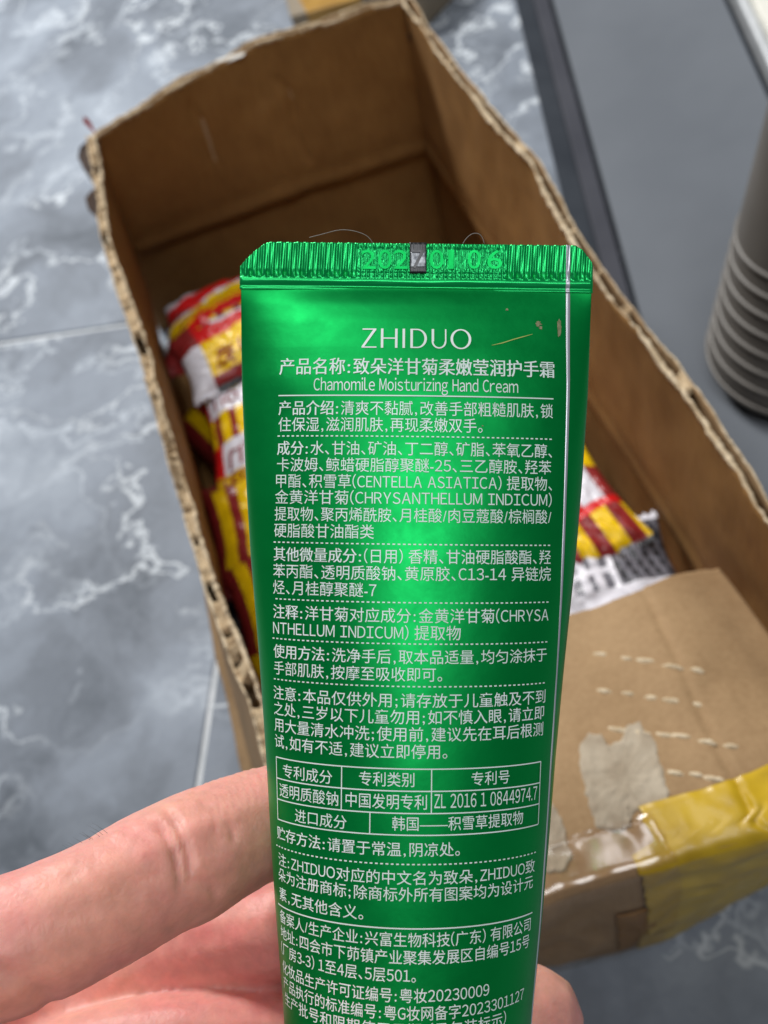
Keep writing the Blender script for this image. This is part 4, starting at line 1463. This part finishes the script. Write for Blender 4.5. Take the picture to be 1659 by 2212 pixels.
# loose fibres stuck on the crimp
def fibre(pts, rad, label):
    P = [Vector(p) for p in pts]
    cu = bpy.data.curves.new('lint_fibre', 'CURVE'); cu.dimensions = '3D'
    sp = cu.splines.new('NURBS'); sp.points.add(len(P) - 1); sp.use_endpoint_u = True; sp.order_u = 3
    for q, p in zip(sp.points, P): q.co = (*(p - P[0]), 1)
    cu.bevel_depth = rad; cu.bevel_resolution = 1
    o = bpy.data.objects.new('lint_fibre', cu); COL.objects.link(o)
    dg = bpy.context.evaluated_depsgraph_get()
    me = bpy.data.meshes.new_from_object(o.evaluated_get(dg)); bpy.data.objects.remove(o)
    me.materials.clear(); me.materials.append(M['lint'])
    o = bpy.data.objects.new('lint_fibre', me); COL.objects.link(o); o.location = P[0]
    o['label'] = label; o['category'] = 'lint'; o['group'] = 'lint on the tube end'


D_ = F * K
fibre([CAMP(668, 513, D_), CAMP(700, 505, D_), CAMP(735, 495, D_), CAMP(770, 499, D_), CAMP(800, 512, D_), CAMP(806, 528, D_)], 0.00004, 'fine grey fibre arching above the left half of the crimp')
fibre([CAMP(1000, 526, D_), CAMP(1008, 512, D_), CAMP(1025, 502, D_), CAMP(1042, 508, D_), CAMP(1046, 526, D_)], 0.00004, 'short fine fibre loop above the right half of the crimp')

# ------------------------------------------------------------------ hand
def chain(pts, step=0.28):
    """spheres along a smooth chain; pts = (px, py, depth mm, radius mm)"""
    P = np.array(pts, float)
    n_ = len(P)
    out = []
    for k in range(n_ - 1):
        p0, p1, p2, p3 = P[max(0, k - 1)], P[k], P[k + 1], P[min(n_ - 1, k + 2)]
        L = (np.array(CAMP(p1[0], p1[1], p1[2] / 1000)) - np.array(CAMP(p2[0], p2[1], p2[2] / 1000)))
        m_ = max(2, int(np.linalg.norm(L) * 1000 / (min(p1[3], p2[3]) * step)))
        for q in range(m_):
            t = q / m_
            out.append(0.5 * ((2 * p1) + (-p0 + p2) * t + (2 * p0 - 5 * p1 + 4 * p2 - p3) * t * t + (-p0 + 3 * p1 - 3 * p2 + p3) * t ** 3))
    out.append(P[-1])
    return [(CAMP(o_[0], o_[1], o_[2] / 1000), o_[3] / 1000) for o_ in out]


index = [(-330, 2190, 150, 11.5), (-120, 2090, 152, 10.3), (60, 2030, 155, 9.9), (200, 1965, 159, 9.8), (330, 1890, 165, 9.9), (400, 1858, 168, 10.1), (460, 1825, 171, 9.7), (560, 1782, 177.5, 9.3), (660, 1762, 184, 8.8), (760, 1750, 187, 8.2), (820, 1745, 188, 7.2)]
middle = [(-330, 2330, 168, 11.5), (-100, 2270, 182, 10), (120, 2175, 196, 9.2), (290, 2085, 197, 9.2), (420, 2040, 195, 9.1), (520, 2024, 192, 8.8), (640, 2005, 189, 8.5), (800, 2000, 193, 8.2), (900, 2005, 193, 7.4)]
ring = [(-330, 2480, 178, 11), (-60, 2390, 182, 9.6), (220, 2290, 184, 8.8), (430, 2262, 184, 8.8), (620, 2248, 187, 8.6), (820, 2235, 193, 8.3), (980, 2235, 193, 8.8), (1080, 2222, 191, 9.4), (1140, 2208, 188, 9.7)]
little = [(-300, 2640, 172, 9.5), (0, 2560, 186, 8.2), (300, 2470, 190, 7.4), (560, 2440, 192, 7.2), (800, 2430, 193, 6.8), (930, 2430, 192, 6.2)]
thumb = [(-420, 2800, 150, 14), (-180, 2720, 140, 12.5), (120, 2650, 136, 11), (420, 2590, 135, 10), (640, 2540, 134, 9.6), (820, 2500, 136, 8.6), (900, 2490, 137, 7.6)]
palm = [[(-330, 2190, 150, 11.5), (-520, 2300, 148, 13), (-760, 2520, 150, 14), (-900, 2800, 155, 16)],
        [(-330, 2330, 168, 11.5), (-540, 2440, 160, 13), (-780, 2640, 160, 15), (-900, 2850, 160, 16)],
        [(-330, 2480, 178, 11), (-540, 2580, 172, 13), (-760, 2760, 168, 15)],
        [(-300, 2640, 172, 9.5), (-520, 2740, 170, 12), (-720, 2900, 168, 15)],
        [(-420, 2800, 150, 14), (-620, 2760, 155, 16), (-800, 2820, 158, 17), (-900, 2880, 160, 20), (-1150, 3150, 165, 24), (-1400, 3450, 170, 25)]]
sph = []
for ch in [index, middle, ring, little, thumb] + palm:
    sph += chain(ch)
bm = bmesh.new()
for c, r_ in sph:
    bmesh.ops.create_icosphere(bm, subdivisions=2, radius=r_, matrix=Matrix.Translation(c))
HO = CAMP(-1400, 3450, 0.17)
me = bpy.data.meshes.new('hand')
for vv in bm.verts: vv.co -= HO
bm.to_mesh(me); bm.free()
tmp = bpy.data.objects.new('hand_tmp', me); COL.objects.link(tmp)
md = tmp.modifiers.new('r', 'REMESH'); md.mode = 'VOXEL'; md.voxel_size = 0.0007; md.use_smooth_shade = True
md = tmp.modifiers.new('s', 'SMOOTH'); md.factor = 0.5; md.iterations = 14
dg = bpy.context.evaluated_depsgraph_get()
hm = bpy.data.meshes.new_from_object(tmp.evaluated_get(dg))
bpy.data.objects.remove(tmp)
co = np.empty(len(hm.vertices) * 3); hm.vertices.foreach_get('co', co); co = co.reshape(-1, 3)
nn = np.empty(len(hm.vertices) * 3); hm.vertices.foreach_get('normal', nn); nn = nn.reshape(-1, 3)
disp = np.zeros(len(co))


def crease(pa, pb, depth_mm, amp, width, bow=0.0):
    """skin crease: groove along a line on the surface, between two picture points at about one depth"""
    a = np.array(CAMP(pa[0], pa[1], depth_mm / 1000) - HO); b_ = np.array(CAMP(pb[0], pb[1], depth_mm / 1000) - HO)
    ab = b_ - a; L = np.linalg.norm(ab); ab /= L
    vd = np.array(CAMP((pa[0] + pb[0]) / 2, (pa[1] + pb[1]) / 2, 1.0) - Vector((0, 0, H))); vd /= np.linalg.norm(vd)
    sd = np.cross(ab, vd); sd /= np.linalg.norm(sd)
    rel = co - a
    tt = rel @ ab / L
    dd = rel @ sd - bow * (1 - (2 * tt - 1) ** 2)
    dp = np.abs(rel @ vd)
    k = np.clip(np.minimum(tt + 0.15, 1.15 - tt) / 0.25, 0, 1) * np.exp(-(dd / width) ** 2) * (dp < 0.016)
    return -amp * k


index_creases = [((345, 1785), (385, 1905), 160, 0.0010, 0.0007), ((372, 1772), (408, 1890), 160, 0.0011, 0.0008), ((470, 1755), (505, 1815), 164, 0.0005, 0.0006),
                 ((410, 1900), (470, 1940), 162, 0.0007, 0.0010), ((-20, 2105), (110, 2165), 148, 0.0010, 0.0016), ((355, 1800), (380, 1870), 160, 0.0005, 0.0005),
                 ((440, 1735), (462, 1790), 164, 0.0003, 0.0006)]
for a_, b_, dm, am, wi in index_creases:
    disp += crease(a_, b_, dm, am * 0.7, wi * 0.85, bow=0.0008)
for k in range(9):
    x0 = 425 + k * 17
    disp += crease((x0, 1715 - k * 3), (x0 + 16, 1762 - k * 3), 165, 0.00022, 0.00035, bow=0.0004)
for k in range(26):
    x0 = random.uniform(150, 370); y0 = random.uniform(1850, 2010)
    disp += crease((x0, y0), (x0 + random.uniform(14, 30), y0 + random.uniform(-6, 4)), 155, 0.00008, 0.0003)
# soft flesh unevenness
for k in range(len(co)):
    p = co[k]
    disp[k] += 0.00030 * fbm(p[0] * 70, p[1] * 70, p[2] * 70) + 0.00004 * fbm(p[0] * 600, p[1] * 600, p[2] * 600)
co = co + nn * disp[:, None]
hm.vertices.foreach_set('co', co.ravel())
hm.materials.clear(); hm.materials.append(M['skin'])
hm.polygons.foreach_set('use_smooth', [True] * len(hm.polygons))
hm.update()
hand = bpy.data.objects.new('hand', hm); COL.objects.link(hand); hand.location = HO
hand['label'] = 'bare hand holding the green tube from behind with bent fingers'
hand['category'] = 'hand'
# a few dark hairs on the back edge of the forefinger
hv = []; hf = []
for k in range(14):
    x0 = 165 + k * 5.5 + random.uniform(-4, 4)
    y0 = 1838 - (x0 - 165) * 0.68 + 16
    a_ = CAMP(x0, y0, 0.1605); b_ = CAMP(x0 - 26 - random.uniform(0, 14), y0 - 12 - random.uniform(0, 16), 0.1605 + random.uniform(-0.001, 0.002))
    md_ = (a_ + b_) / 2 + CAMP(0, -4, 0.16) - CAMP(0, 0, 0.16)
    prev = None
    for q in range(7):
        t = q / 6
        p = a_ * (1 - t) ** 2 + md_ * 2 * t * (1 - t) + b_ * t * t
        r_ = 0.000045 * (1 - t * 0.8)
        o_ = len(hv)
        for s_ in range(3):
            an = s_ * 2.094
            hv.append(p + Vector((math.cos(an) * r_, 0, math.sin(an) * r_)))
        if q:
            for s_ in range(3):
                hf.append((o_ - 3 + s_, o_ - 3 + (s_ + 1) % 3, o_ + (s_ + 1) % 3, o_ + s_))
ho = mesh_obj('finger_hair', hv, hf, M['hair'], hand, HO)
ho['kind'] = 'stuff'
